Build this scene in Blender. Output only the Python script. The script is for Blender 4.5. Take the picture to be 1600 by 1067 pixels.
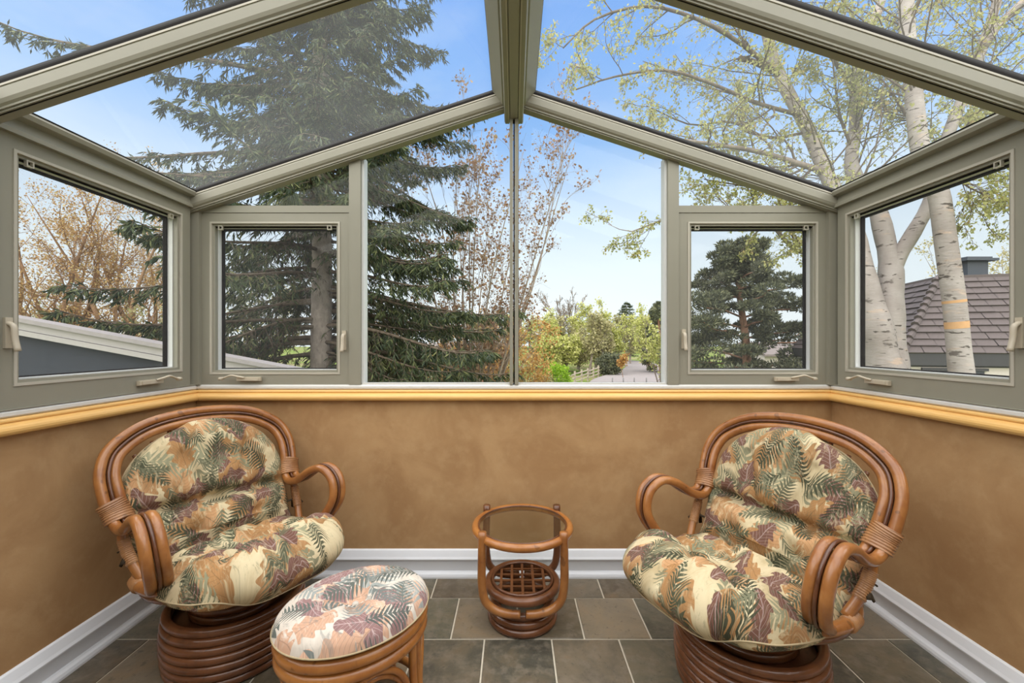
import bpy, math, random
import numpy as np
from mathutils import Vector, Matrix

for _o in list(bpy.data.objects):
    bpy.data.objects.remove(_o)
SC = bpy.context.scene
COL = SC.collection
R = math.radians

# ------------------------------------------------------------------ camera
FPX, CX, CY, EYE = 655.0, 803.0, 534.0, 1.30       # focal length in pixels, principal point, eye height
cam_d = bpy.data.cameras.new('camera')
cam = bpy.data.objects.new('camera', cam_d)
COL.objects.link(cam)
cam_d.sensor_fit = 'HORIZONTAL'
cam_d.sensor_width = 36.0
cam_d.lens = FPX * 36.0 / 1600.0
cam_d.shift_x = (800.0 - CX) / 1600.0
cam_d.shift_y = (CY - 533.5) / 1600.0
cam_d.clip_start = 0.05
cam_d.clip_end = 600.0
cam.location = (0, 0, EYE)
cam.rotation_euler = (R(90), 0, 0)
SC.camera = cam

# ------------------------------------------------------------------ sky
world = bpy.data.worlds.new('sky')
SC.world = world
world.use_nodes = True
_nt = world.node_tree
_nt.nodes.clear()
_out = _nt.nodes.new('ShaderNodeOutputWorld')
_bg = _nt.nodes.new('ShaderNodeBackground')
_tc = _nt.nodes.new('ShaderNodeTexCoord')
_sep = _nt.nodes.new('ShaderNodeSeparateXYZ')
_ramp = _nt.nodes.new('ShaderNodeValToRGB')
_nt.links.new(_tc.outputs['Generated'], _sep.inputs[0])
_nt.links.new(_sep.outputs['Z'], _ramp.inputs['Fac'])
_e = _ramp.color_ramp.elements
_e[0].position = 0.0
_e[0].color = (0.84, 0.88, 0.90, 1)
_e[1].position = 1.0
_e[1].color = (0.08, 0.22, 0.62, 1)
for _p, _c in ((0.17, (0.72, 0.80, 0.87)), (0.30, (0.54, 0.66, 0.83)), (0.42, (0.27, 0.45, 0.77)), (0.55, (0.16, 0.35, 0.75)), (0.72, (0.11, 0.28, 0.70))):
    _x = _ramp.color_ramp.elements.new(_p)
    _x.color = (*_c, 1)
# thin high cloud veil, the same all around the sky
_map = _nt.nodes.new('ShaderNodeMapping')
_map.inputs['Scale'].default_value = (1.6, 1.6, 5.0)
_noi = _nt.nodes.new('ShaderNodeTexNoise')
_noi.inputs['Scale'].default_value = 1.7
_noi.inputs['Detail'].default_value = 5.0
_noi.inputs['Roughness'].default_value = 0.55
_cr = _nt.nodes.new('ShaderNodeMapRange')
_cr.inputs['From Min'].default_value = 0.45
_cr.inputs['From Max'].default_value = 0.80
_cr.inputs['To Max'].default_value = 0.35
_mix = _nt.nodes.new('ShaderNodeMix')
_mix.data_type = 'RGBA'
_nt.links.new(_tc.outputs['Generated'], _map.inputs[0])
_nt.links.new(_map.outputs[0], _noi.inputs['Vector'])
_nt.links.new(_noi.outputs['Fac'], _cr.inputs[0])
_nt.links.new(_cr.outputs[0], _mix.inputs[0])
_nt.links.new(_ramp.outputs[0], _mix.inputs[6])
_mix.inputs[7].default_value = (0.68, 0.74, 0.80, 1)
_nt.links.new(_mix.outputs[2], _bg.inputs[0])
_bg.inputs[1].default_value = 1.0
_nt.links.new(_bg.outputs[0], _out.inputs[0])

# ------------------------------------------------------------------ sun behind thin cloud: broad and soft
sun_d = bpy.data.lights.new('sun', 'SUN')
sun_d.energy = 7.0
sun_d.angle = R(130)
sun_d.color = (1.0, 0.90, 0.76)
sun = bpy.data.objects.new('sun', sun_d)
COL.objects.link(sun)
sun.location = (-6, -8, 20)
sun.rotation_euler = (R(24), 0, R(-12))

vs = SC.view_settings
vs.view_transform = 'Standard'
vs.look = 'None'
vs.exposure = 0.4
vs.gamma = 1.0
vs.use_curve_mapping = False

# ------------------------------------------------------------------ helpers: geometry
def at(px, py, d):
    """world point seen at pixel (px, py) of the 1600x1067 photograph at depth d in front of the camera"""
    return np.array([(px - CX) * d / FPX, d, EYE - (py - CY) * d / FPX])


def unit(v):
    v = np.asarray(v, float)
    return v / (np.linalg.norm(v, axis=-1, keepdims=True) + 1e-12)


def spline(pts, n, closed=False):
    """Catmull-Rom through pts, n samples"""
    P = np.asarray(pts, float)
    m = len(P)
    if closed:
        Q = np.vstack([P[-1], P, P[0], P[1]])
        t = np.linspace(0, m, n, endpoint=False)
    else:
        Q = np.vstack([2 * P[0] - P[1], P, 2 * P[-1] - P[-2]])
        t = np.linspace(0, m - 1, n)
    i = np.minimum(t.astype(int), (m if closed else m - 1) - 1)
    f = (t - i)[:, None]
    a, b, c, d = Q[i], Q[i + 1], Q[i + 2], Q[i + 3]
    return 0.5 * (2 * b + (c - a) * f + (2 * a - 5 * b + 4 * c - d) * f * f + (3 * b - a - 3 * c + d) * f ** 3)


class MB:
    """collects geometry for ONE mesh"""
    def __init__(self):
        self.v = []
        self.f = []
        self.n = 0
        self.uv = None

    def add(self, v, faces):
        v = np.asarray(v, float).reshape(-1, 3)
        for fa in faces:
            fa = np.asarray(fa, int)
            if fa.size:
                self.f.append(fa + self.n)
        self.v.append(v)
        self.n += len(v)
        return self

    def box(self, x0, x1, y0, y1, z0, z1, fn=None):
        v = np.array([[x, y, z] for z in (z0, z1) for y in (y0, y1) for x in (x0, x1)], float)
        if fn:
            v = np.array([fn(*p) for p in v])
        return self.add(v, [[[0, 2, 3, 1], [4, 5, 7, 6], [0, 1, 5, 4], [2, 6, 7, 3], [0, 4, 6, 2], [1, 3, 7, 5]]])

    def bevel_box(self, x0, x1, y0, y1, z0, z1, b=0.004, fn=None):
        """box with chamfered top rim"""
        v = []
        for z, o in ((z0, 0), (z1 - b, 0), (z1, b)):
            v += [[x0 + o, y0 + o, z], [x1 - o, y0 + o, z], [x1 - o, y1 - o, z], [x0 + o, y1 - o, z]]
        v = np.array(v, float)
        if fn:
            v = np.array([fn(*p) for p in v])
        fs = [[3, 2, 1, 0], [8, 9, 10, 11]]
        for l in (0, 4):
            for k in range(4):
                fs.append([l + k, l + (k + 1) % 4, l + 4 + (k + 1) % 4, l + 4 + k])
        return self.add(v, [fs])

    def tube(self, path, rad, k=8, closed=False, cap=True, ref=None, el=None, S=None):
        """tube along path; el=(a,b) elliptical scale, S = side vectors the a axis follows"""
        P = np.asarray(path, float)
        n = len(P)
        r = np.broadcast_to(np.asarray(rad, float), (n,))
        if closed:
            T = unit(np.roll(P, -1, 0) - np.roll(P, 1, 0))
        else:
            T = unit(np.gradient(P, axis=0))
        if S is not None:
            U = np.asarray(S, float)
            U = unit(U - (U * T).sum(1, keepdims=True) * T)
        elif ref is not None:
            U = np.cross(T, np.asarray(ref, float))
            U = unit(U)
        else:
            U = np.zeros_like(P)
            a = np.array([0, 0, 1.0]) if abs(T[0, 2]) < 0.8 else np.array([1.0, 0, 0])
            u = unit(np.cross(T[0], a))
            for i in range(n):
                u = unit(u - np.dot(u, T[i]) * T[i])
                U[i] = u
        V = np.cross(T, U)
        ang = np.linspace(0, 2 * math.pi, k, endpoint=False)
        ca, sa = np.cos(ang), np.sin(ang)
        ea, eb = el if el else (1, 1)
        ring = P[:, None, :] + r[:, None, None] * (ea * ca[None, :, None] * U[:, None, :] + eb * sa[None, :, None] * V[:, None, :])
        idx = np.arange(n * k).reshape(n, k)
        nx = np.roll(idx, -1, 1)
        if closed:
            i2 = np.roll(idx, -1, 0)
            n2 = np.roll(nx, -1, 0)
            q = np.stack([idx, nx, n2, i2], -1).reshape(-1, 4)
            return self.add(ring, [q])
        q = np.stack([idx[:-1], nx[:-1], nx[1:], idx[1:]], -1).reshape(-1, 4)
        vv = ring.reshape(-1, 3)
        fs = [q]
        if cap:
            vv = np.vstack([vv, P[0], P[-1]])
            a, b = n * k, n * k + 1
            fs.append(np.array([[a, (i + 1) % k, i] for i in range(k)] + [[b, (n - 1) * k + i, (n - 1) * k + (i + 1) % k] for i in range(k)]))
        return self.add(vv, fs)

    def cheap_tubes(self, paths, rads, k=4):
        """many thin branches with the same number of points, vectorised: paths (m,n,3), rads (m,n)"""
        P = np.asarray(paths, float)
        if not len(P):
            return self
        r = np.asarray(rads, float)
        m, n, _ = P.shape
        T = unit(np.gradient(P, axis=1))
        mean = unit(P[:, -1] - P[:, 0])
        ref = np.where(np.abs(mean[:, 2:3]) < 0.8, np.array([[0, 0, 1.0]]), np.array([[1.0, 0, 0]]))
        U = unit(np.cross(T, ref[:, None, :]))
        V = np.cross(T, U)
        ang = np.linspace(0, 2 * math.pi, k, endpoint=False)
        ring = P[:, :, None, :] + r[:, :, None, None] * (np.cos(ang)[None, None, :, None] * U[:, :, None, :] + np.sin(ang)[None, None, :, None] * V[:, :, None, :])
        idx = np.arange(m * n * k).reshape(m, n, k)
        nx = np.roll(idx, -1, 2)
        q = np.stack([idx[:, :-1], nx[:, :-1], nx[:, 1:], idx[:, 1:]], -1).reshape(-1, 4)
        return self.add(ring, [q])

    def leaves(self, C, D, N, L, W):
        """diamond leaves: base C, direction D, normal N, length L, width W"""
        C = np.asarray(C, float)
        D = unit(D)
        S = unit(np.cross(D, N))
        L = np.broadcast_to(np.asarray(L, float), (len(C),))[:, None]
        W = np.broadcast_to(np.asarray(W, float), (len(C),))[:, None]
        v = np.stack([C, C + D * L * 0.45 + S * W * 0.5, C + D * L, C + D * L * 0.45 - S * W * 0.5], 1)
        idx = np.arange(len(C) * 4).reshape(-1, 4)
        return self.add(v, [idx])

    def extrude(self, prof, p0, p1, A, B, closed=True):
        """profile [(a,b)] swept straight from p0 to p1; a along A, b along B"""
        prof = np.asarray(prof, float)
        k = len(prof)
        A = np.asarray(A, float)
        B = np.asarray(B, float)
        o = prof[:, :1] * A + prof[:, 1:] * B
        v = np.vstack([np.asarray(p0) + o, np.asarray(p1) + o])
        q = [[i, (i + 1) % k, k + (i + 1) % k, k + i] for i in range(k if closed else k - 1)]
        self.add(v, [q])
        if closed:
            self.f.append(np.array([list(range(k))[::-1]]) + self.n - 2 * k)
            self.f.append(np.array([list(range(k, 2 * k))]) + self.n - 2 * k)
        return self

    def lathe(self, prof, k=24, c=(0, 0, 0)):
        prof = np.asarray(prof, float)
        n = len(prof)
        ang = np.linspace(0, 2 * math.pi, k, endpoint=False)
        v = np.stack([np.outer(prof[:, 0], np.cos(ang)), np.outer(prof[:, 0], np.sin(ang)), np.repeat(prof[:, 1:2], k, 1)], -1) + np.asarray(c)
        idx = np.arange(n * k).reshape(n, k)
        nx = np.roll(idx, -1, 1)
        q = np.stack([idx[:-1], nx[:-1], nx[1:], idx[1:]], -1).reshape(-1, 4)
        return self.add(v, [q])

    def mesh(self, name, smooth=False, fix=False):
        me = bpy.data.meshes.new(name)
        V = np.concatenate(self.v) if self.v else np.zeros((0, 3))
        me.vertices.add(len(V))
        me.vertices.foreach_set('co', V.astype(np.float32).ravel())
        tot = np.concatenate([np.full(len(f), f.shape[1]) for f in self.f]) if self.f else np.zeros(0, int)
        li = np.concatenate([f.ravel() for f in self.f]) if self.f else np.zeros(0, int)
        me.loops.add(len(li))
        me.loops.foreach_set('vertex_index', li.astype(np.int32))
        me.polygons.add(len(tot))
        st = np.concatenate([[0], np.cumsum(tot)[:-1]]) if len(tot) else np.zeros(0)
        me.polygons.foreach_set('loop_start', st.astype(np.int32))
        me.polygons.foreach_set('use_smooth', np.full(len(tot), bool(smooth)))
        if self.uv is not None:
            uvl = me.uv_layers.new(name='UVMap')
            UV = np.asarray(self.uv, np.float32)[li]
            uvl.data.foreach_set('uv', UV.ravel())
        me.update(calc_edges=True)
        me.validate()
        if fix:
            import bmesh
            bm = bmesh.new()
            bm.from_mesh(me)
            bmesh.ops.recalc_face_normals(bm, faces=bm.faces)
            bm.to_mesh(me)
            bm.free()
        return me

    def build(self, name, mat, parent=None, smooth=False, fix=True, **tags):
        me = self.mesh(name, smooth, fix)
        if mat is not None:
            me.materials.append(mat)
        return link(name, me, parent, **tags)


def link(name, me, parent=None, **tags):
    o = bpy.data.objects.new(name, me)
    COL.objects.link(o)
    if parent is not None:
        o.parent = parent
    for k, v in tags.items():
        if v:
            o['category' if k == 'cat' else k] = v
    return o


def thing(name, label, cat, loc=(0, 0, 0), rz=0.0, group=None, kind=None):
    o = bpy.data.objects.new(name, None)
    COL.objects.link(o)
    o.empty_display_size = 0.1
    o.location = [float(x) for x in loc]
    o.rotation_euler = (0, 0, rz)
    if label:
        o['label'] = label
    if cat:
        o['category'] = cat
    if group:
        o['group'] = group
    if kind:
        o['kind'] = kind
    return o


def copy_tree(o, parent=None):
    c = o.copy()
    COL.objects.link(c)
    c.parent = parent
    for ch in [x for x in bpy.data.objects if x.parent is o]:
        copy_tree(ch, c)
    return c


# ------------------------------------------------------------------ helpers: materials
class S_:
    """a node socket with arithmetic"""
    def __init__(self, nt, s):
        self.nt = nt
        self.s = s

    def _m(self, op, b=None, c=None):
        n = self.nt.nodes.new('ShaderNodeMath')
        n.operation = op
        for i, x in enumerate((self, b, c)):
            if x is None:
                continue
            if isinstance(x, S_):
                self.nt.links.new(x.s, n.inputs[i])
            else:
                n.inputs[i].default_value = float(x)
        return S_(self.nt, n.outputs[0])

    def __add__(self, b): return self._m('ADD', b)
    def __radd__(self, b): return self._m('ADD', b)
    def __sub__(self, b): return self._m('SUBTRACT', b)
    def __rsub__(self, b): return (self * -1.0) + b
    def __mul__(self, b): return self._m('MULTIPLY', b)
    def __rmul__(self, b): return self._m('MULTIPLY', b)
    def __truediv__(self, b): return self._m('DIVIDE', b)
    def lt(self, b): return self._m('LESS_THAN', b)
    def gt(self, b): return self._m('GREATER_THAN', b)
    def sin(self): return self._m('SINE')
    def cos(self): return self._m('COSINE')
    def abs(self): return self._m('ABSOLUTE')
    def sqrt(self): return self._m('SQRT')
    def fract(self): return self._m('FRACT')
    def max(self, b): return self._m('MAXIMUM', b)
    def min(self, b): return self._m('MINIMUM', b)
    def pow(self, b): return self._m('POWER', b)

    def smooth(self, a, b, lo=0.0, hi=1.0):
        n = self.nt.nodes.new('ShaderNodeMapRange')
        n.interpolation_type = 'SMOOTHSTEP'
        self.nt.links.new(self.s, n.inputs[0])
        n.inputs[1].default_value = a
        n.inputs[2].default_value = b
        n.inputs[3].default_value = lo
        n.inputs[4].default_value = hi
        return S_(self.nt, n.outputs[0])


class Mat:
    def __init__(self, name, rough=0.6, spec=0.4, color=None, metal=0.0):
        self.m = bpy.data.materials.new(name)
        self.m.use_nodes = True
        self.nt = self.m.node_tree
        self.nt.nodes.clear()
        self.out = self.nt.nodes.new('ShaderNodeOutputMaterial')
        self.b = self.nt.nodes.new('ShaderNodeBsdfPrincipled')
        self.nt.links.new(self.b.outputs[0], self.out.inputs[0])
        self.b.inputs['Roughness'].default_value = rough
        self.b.inputs['Specular IOR Level'].default_value = spec
        self.b.inputs['Metallic'].default_value = metal
        if color:
            self.b.inputs['Base Color'].default_value = (*color, 1)

    def node(self, t, **kw):
        n = self.nt.nodes.new(t)
        for k, v in kw.items():
            setattr(n, k, v)
        return n

    def sock(self, s): return S_(self.nt, s)

    def coord(self, kind='Object'):
        if kind == 'World':
            return self.node('ShaderNodeNewGeometry').outputs['Position']
        return self.node('ShaderNodeTexCoord').outputs[kind]

    def noise(self, vec, scale, detail=3.0, rough=0.5, stretch=None, dist=0.0, color=False, dim='3D'):
        if stretch:
            mp = self.node('ShaderNodeMapping')
            mp.inputs['Scale'].default_value = stretch
            self.nt.links.new(vec, mp.inputs[0])
            vec = mp.outputs[0]
        n = self.node('ShaderNodeTexNoise', noise_dimensions=dim)
        n.inputs['Scale'].default_value = scale
        n.inputs['Detail'].default_value = detail
        n.inputs['Roughness'].default_value = rough
        n.inputs['Distortion'].default_value = dist
        self.nt.links.new(vec, n.inputs['Vector'])
        return n.outputs['Color'] if color else self.sock(n.outputs['Fac'])

    def mix(self, fac, a, b):
        n = self.node('ShaderNodeMix', data_type='RGBA')
        for i, x in ((0, fac), (6, a), (7, b)):
            if isinstance(x, S_):
                x = x.s
            if isinstance(x, (tuple, list)):
                n.inputs[i].default_value = (*x[:3], 1)
            elif isinstance(x, (int, float)):
                n.inputs[i].default_value = x
            else:
                self.nt.links.new(x, n.inputs[i])
        return n.outputs[2]

    def ramp(self, fac, stops):
        n = self.node('ShaderNodeValToRGB')
        e = n.color_ramp.elements
        e[0].position, e[0].color = stops[0][0], (*stops[0][1], 1)
        e[1].position, e[1].color = stops[-1][0], (*stops[-1][1], 1)
        for p, c in stops[1:-1]:
            x = e.new(p)
            x.color = (*c, 1)
        self.nt.links.new(fac.s if isinstance(fac, S_) else fac, n.inputs[0])
        return n.outputs[0]

    def color(self, c):
        self.nt.links.new(c.s if isinstance(c, S_) else c, self.b.inputs['Base Color'])
        return self

    def bump(self, h, strength=0.3, dist=0.01):
        n = self.node('ShaderNodeBump')
        n.inputs['Strength'].default_value = strength
        n.inputs['Distance'].default_value = dist
        self.nt.links.new(h.s if isinstance(h, S_) else h, n.inputs['Height'])
        self.nt.links.new(n.outputs[0], self.b.inputs['Normal'])
        return self

    def island(self): return self.sock(self.node('ShaderNodeNewGeometry').outputs['Random Per Island'])
    def objrand(self): return self.sock(self.node('ShaderNodeObjectInfo').outputs['Random'])


def plain(name, col, rough=0.6, spec=0.4, metal=0.0, var=0.08, scale=20.0, stretch=None):
    """a single colour with a little procedural variation"""
    m = Mat(name, rough, spec, None, metal)
    n = m.noise(m.coord('Object'), scale, 3, 0.55, stretch)
    a = tuple(max(0, c * (1 - var)) for c in col)
    b = tuple(min(1, c * (1 + var)) for c in col)
    m.color(m.mix(n, a, b))
    return m.m


def leaf_mat(name, stops, rough=0.6, trans=0.25):
    """foliage: colour differs from leaf to leaf; some light passes through"""
    m = Mat(name, rough, 0.25)
    c = m.ramp(m.island(), stops)
    m.color(c)
    t = m.node('ShaderNodeBsdfTranslucent')
    m.nt.links.new(c, t.inputs[0])
    mx = m.node('ShaderNodeMixShader')
    mx.inputs[0].default_value = trans
    m.nt.links.new(m.b.outputs[0], mx.inputs[1])
    m.nt.links.new(t.outputs[0], mx.inputs[2])
    m.nt.links.new(mx.outputs[0], m.out.inputs[0])
    return m.m


def glass_mat(name, tint=(0.97, 0.985, 0.975), refl=0.02, dust=0.0, dustcol=(0.75, 0.78, 0.78), boost=0.35):
    """thin clear pane: clear transmission, a little mirror reflection, optional dust film"""
    m = Mat(name)
    nt = m.nt
    nt.nodes.remove(m.b)
    tr = m.node('ShaderNodeBsdfTransparent')
    tr.inputs[0].default_value = (*tint, 1)
    gl = m.node('ShaderNodeBsdfGlossy')
    gl.inputs['Roughness'].default_value = 0.0
    lw = m.node('ShaderNodeLayerWeight')
    lw.inputs[0].default_value = 0.5
    fac = m.sock(lw.outputs['Facing']).pow(4.0) * boost + refl * 0.5
    mx = m.node('ShaderNodeMixShader')
    nt.links.new(fac.s, mx.inputs[0])
    nt.links.new(tr.outputs[0], mx.inputs[1])
    nt.links.new(gl.outputs[0], mx.inputs[2])
    last = mx
    if dust > 0:
        df = m.node('ShaderNodeBsdfTranslucent')
        df.inputs[0].default_value = (*dustcol, 1)
        n = m.noise(m.coord('Object'), 2.2, 4, 0.6).smooth(0.2, 0.85, 0.75 * dust, 1.25 * dust)
        m2 = m.node('ShaderNodeMixShader')
        nt.links.new(n.s, m2.inputs[0])
        nt.links.new(mx.outputs[0], m2.inputs[1])
        nt.links.new(df.outputs[0], m2.inputs[2])
        last = m2
    nt.links.new(last.outputs[0], m.out.inputs[0])
    return m.m


def screen_mat(name, dens=0.075):
    """fine insect mesh: mostly holes, grey threads"""
    m = Mat(name)
    nt = m.nt
    nt.nodes.remove(m.b)
    tr = m.node('ShaderNodeBsdfTransparent')
    df = m.node('ShaderNodeBsdfDiffuse')
    df.inputs[0].default_value = (0.16, 0.16, 0.17, 1)
    mx = m.node('ShaderNodeMixShader')
    n = m.noise(m.coord('Object'), 900.0, 0, 0.5).smooth(0.2, 0.8, dens * 0.9, dens * 1.1)
    nt.links.new(n.s, mx.inputs[0])
    nt.links.new(tr.outputs[0], mx.inputs[1])
    nt.links.new(df.outputs[0], mx.inputs[2])
    nt.links.new(mx.outputs[0], m.out.inputs[0])
    return m.m


def print_mat(name, base, tan, plum, sage, dark, streak, uvscale=1.25, tint2=None):
    """woven cushion cloth printed with tropical leaves and fern fronds"""
    m = Mat(name, 0.85, 0.15)
    uv = m.coord('UV')
    sep = m.node('ShaderNodeSeparateXYZ')
    m.nt.links.new(uv, sep.inputs[0])
    rnd = m.objrand()
    # gentle warp so that leaves curve
    wc = m.noise(uv, 5.0, 1.0, 0.4, color=True)
    ws = m.node('ShaderNodeSeparateXYZ')
    m.nt.links.new(wc, ws.inputs[0])
    X0 = m.sock(sep.outputs[0]) + (m.sock(ws.outputs[0]) - 0.5) * 0.05 + rnd * 7.0
    Y0 = m.sock(sep.outputs[1]) + (m.sock(ws.outputs[1]) - 0.5) * 0.05 + rnd * 3.0

    def cells(scale, ox, oy, rand=0.8):
        X = X0 * (scale * uvscale) + ox
        Y = Y0 * (scale * uvscale) + oy
        cb = m.node('ShaderNodeCombineXYZ')
        m.nt.links.new(X.s, cb.inputs[0])
        m.nt.links.new(Y.s, cb.inputs[1])
        v = m.node('ShaderNodeTexVoronoi', voronoi_dimensions='2D', feature='F1')
        v.inputs['Scale'].default_value = 1.0
        v.inputs['Randomness'].default_value = rand
        m.nt.links.new(cb.outputs[0], v.inputs['Vector'])
        ps = m.node('ShaderNodeSeparateXYZ')
        m.nt.links.new(v.outputs['Position'], ps.inputs[0])
        cs = m.node('ShaderNodeSeparateColor')
        m.nt.links.new(v.outputs['Color'], cs.inputs[0])
        dx = X - m.sock(ps.outputs[0])
        dy = Y - m.sock(ps.outputs[1])
        a = m.sock(cs.outputs[0]) * 6.283
        ca, sa = a.cos(), a.sin()
        u = dx * ca + dy * sa
        w = dy * ca - dx * sa
        return u, w, m.sock(cs.outputs[1]), m.sock(cs.outputs[2])

    def broad(scale, ox, oy, wid, keep):
        u, w, r1, r2 = cells(scale, ox, oy)
        env = (1.0 - (u * 1.9) * (u * 1.9)).max(0.0).sqrt() * wid
        lobes = ((u * 26.0 + w.abs() * 16.0).sin() * 0.22 + 1.0)
        mask = (env * lobes - w.abs()).smooth(0.0, 0.02) * r1.lt(keep)
        vein = ((u * 9.0 - w.abs() * 9.0).fract() - 0.5).abs().smooth(0.0, 0.10, 1.0, 0.0)
        rib = w.abs().smooth(0.006, 0.018, 1.0, 0.0)
        return mask, vein.max(rib), r2, u

    def frond(scale, ox, oy, wid, n, keep, slant=0.75):
        u, w, r1, r2 = cells(scale, ox, oy)
        w = w + (u * u) * (r2 - 0.5) * 0.7
        t = (u + 0.52) * 0.96
        env = (t * (1.02 - t)).max(0.0).sqrt() * (2.0 * wid)
        q = w.abs() / (env + 0.001)
        ph = ((u - w.abs() * slant) * n).fract()
        tri = (ph - 0.5).abs() * 2.0
        gap = q.pow(2.2) * 0.75 + 0.22
        blades = (tri - gap).smooth(0.0, 0.14) * q.lt(1.0)
        rib = w.abs().lt(0.011) * u.abs().lt(0.54)
        return blades.max(rib) * r1.lt(keep), r2, q

    g = m.noise(uv, 9.0, 4, 0.6)
    col = m.mix(g.smooth(0.35, 0.7), base, streak)
    fib = m.noise(uv, 60.0, 3, 0.6, stretch=(1.0, 0.25, 1.0))
    # soft tan brushwork
    k, v, r, u = broad(5.2, 3.1, 1.7, 0.36, 0.75)
    tcol = m.mix((u * 1.4 + 0.5).smooth(0.0, 1.0), tan, tuple(min(1, c * 1.55 + 0.05) for c in tan))
    tcol = m.mix(v * 0.55, tcol, tuple(c * 0.5 for c in tan))
    col = m.mix(k * fib.smooth(0.30, 0.48), col, tcol)
    # sage fronds, wide
    k, r, q = frond(4.3, 8.3, 4.9, 0.34, 9.0, 0.85)
    scol = m.mix(r, sage, tuple(min(1, c * 1.5) for c in sage))
    col = m.mix(k * 0.92, col, scol)
    # second tan, other phase
    k, v, r, u = broad(6.3, 21.4, 13.2, 0.33, 0.50)
    tcol = m.mix(v * 0.6, tuple(min(1, c * 1.2) for c in tan), tuple(c * 0.55 for c in tan))
    col = m.mix(k * fib.smooth(0.28, 0.42), col, tcol)
    # plum leaves with pale veins
    k, v, r, u = broad(5.6, 12.7, 9.1, 0.24, 0.62)
    pcol = m.mix(v * 0.8, plum, tuple(min(1, c * 1.2 + 0.22) for c in plum))
    col = m.mix(k, col, pcol)
    # dark fronds
    k, r, q = frond(4.8, 30.3, 17.9, 0.27, 11.0, 0.78)
    col = m.mix(k, col, m.mix(r, dark, tuple(c * 2.2 for c in dark)))
    k, r, q = frond(5.9, 44.3, 2.9, 0.25, 9.0, 0.60, 0.9)
    col = m.mix(k, col, m.mix(r, sage, dark))
    brush = m.noise(uv, 38.0, 4, 0.7, stretch=(1.0, 0.35, 1.0), dist=1.5)
    col = m.mix(brush.smooth(0.52, 0.70) * 0.45, col, tuple(min(1, c * 1.08) for c in base))
    col = m.mix(brush.smooth(0.46, 0.30) * 0.5, col, tuple(c * 0.8 for c in sage))
    weave = m.noise(uv, 420.0, 1.0, 0.5)
    col = m.mix(weave * 0.18, col, tuple(c * 0.55 for c in base))
    m.color(col)
    m.bump(weave * 0.6 + fib * 0.4, 0.18, 0.002)
    return m.m


def rattan_mat(name, a, b, rough=0.28):
    m = Mat(name, rough, 0.5)
    oc = m.coord('Object')
    n = m.noise(oc, 9.0, 4, 0.6)
    f = m.noise(oc, 70.0, 3, 0.6, stretch=(1, 1, 0.25))
    c = m.mix(n.smooth(0.3, 0.7), a, b)
    c = m.mix(f.smooth(0.55, 0.8) * 0.45, c, tuple(x * 0.4 for x in a))
    node = m.noise(oc, 26.0, 1, 0.4).smooth(0.70, 0.74)
    c = m.mix(node * 0.5, c, tuple(x * 0.3 for x in a))
    m.color(c)
    m.b.inputs['Coat Weight'].default_value = 0.35
    m.b.inputs['Coat Roughness'].default_value = 0.15
    return m.m
# ------------------------------------------------------------------ materials of the room
def wall_paint():
    m = Mat('suede wall paint', 0.75, 0.2)
    w = m.coord('World')
    n = m.noise(w, 3.2, 5, 0.6, dist=0.6)
    n2 = m.noise(w, 14.0, 4, 0.6)
    c = m.mix(n.smooth(0.3, 0.72), (0.375, 0.214, 0.098), (0.485, 0.302, 0.148))
    c = m.mix(n2.smooth(0.45, 0.75) * 0.35, c, (0.54, 0.36, 0.19))
    m.color(c)
    m.bump(m.noise(w, 90.0, 3, 0.6), 0.10, 0.003)
    return m.m


def slate_mat():
    m = Mat('slate tile', 0.38, 0.45)
    w = m.coord('World')
    r = m.objrand()
    add = m.node('ShaderNodeVectorMath', operation='ADD')
    m.nt.links.new(w, add.inputs[0])
    cb = m.node('ShaderNodeCombineXYZ')
    m.nt.links.new((r * 37.0).s, cb.inputs[0])
    m.nt.links.new((r * 11.0).s, cb.inputs[2])
    m.nt.links.new(cb.outputs[0], add.inputs[1])
    v = add.outputs[0]
    n1 = m.noise(v, 5.0, 6, 0.62, dist=0.8)
    n2 = m.noise(v, 22.0, 5, 0.6)
    c = m.ramp(n1, [(0.30, (0.045, 0.042, 0.034)), (0.44, (0.12, 0.115, 0.085)), (0.56, (0.23, 0.19, 0.125)), (0.70, (0.33, 0.23, 0.13))])
    tone = m.ramp(r, [(0.0, (0.080, 0.082, 0.058)), (0.22, (0.115, 0.078, 0.044)), (0.45, (0.27, 0.215, 0.15)), (0.62, (0.045, 0.038, 0.030)), (0.8, (0.095, 0.094, 0.070)), (1.0, (0.21, 0.16, 0.105))])
    c = m.mix(0.66, c, tone)
    c = m.mix(n2.smooth(0.42, 0.72) * 0.5, c, (0.23, 0.195, 0.15))
    c = m.mix(m.noise(v, 48.0, 3, 0.6).smooth(0.58, 0.75) * 0.5, c, (0.035, 0.033, 0.03))
    m.color(c)
    m.bump(n2 * 0.6 + m.noise(v, 70.0, 4, 0.6) * 0.4, 0.35, 0.006)
    return m.m


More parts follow.
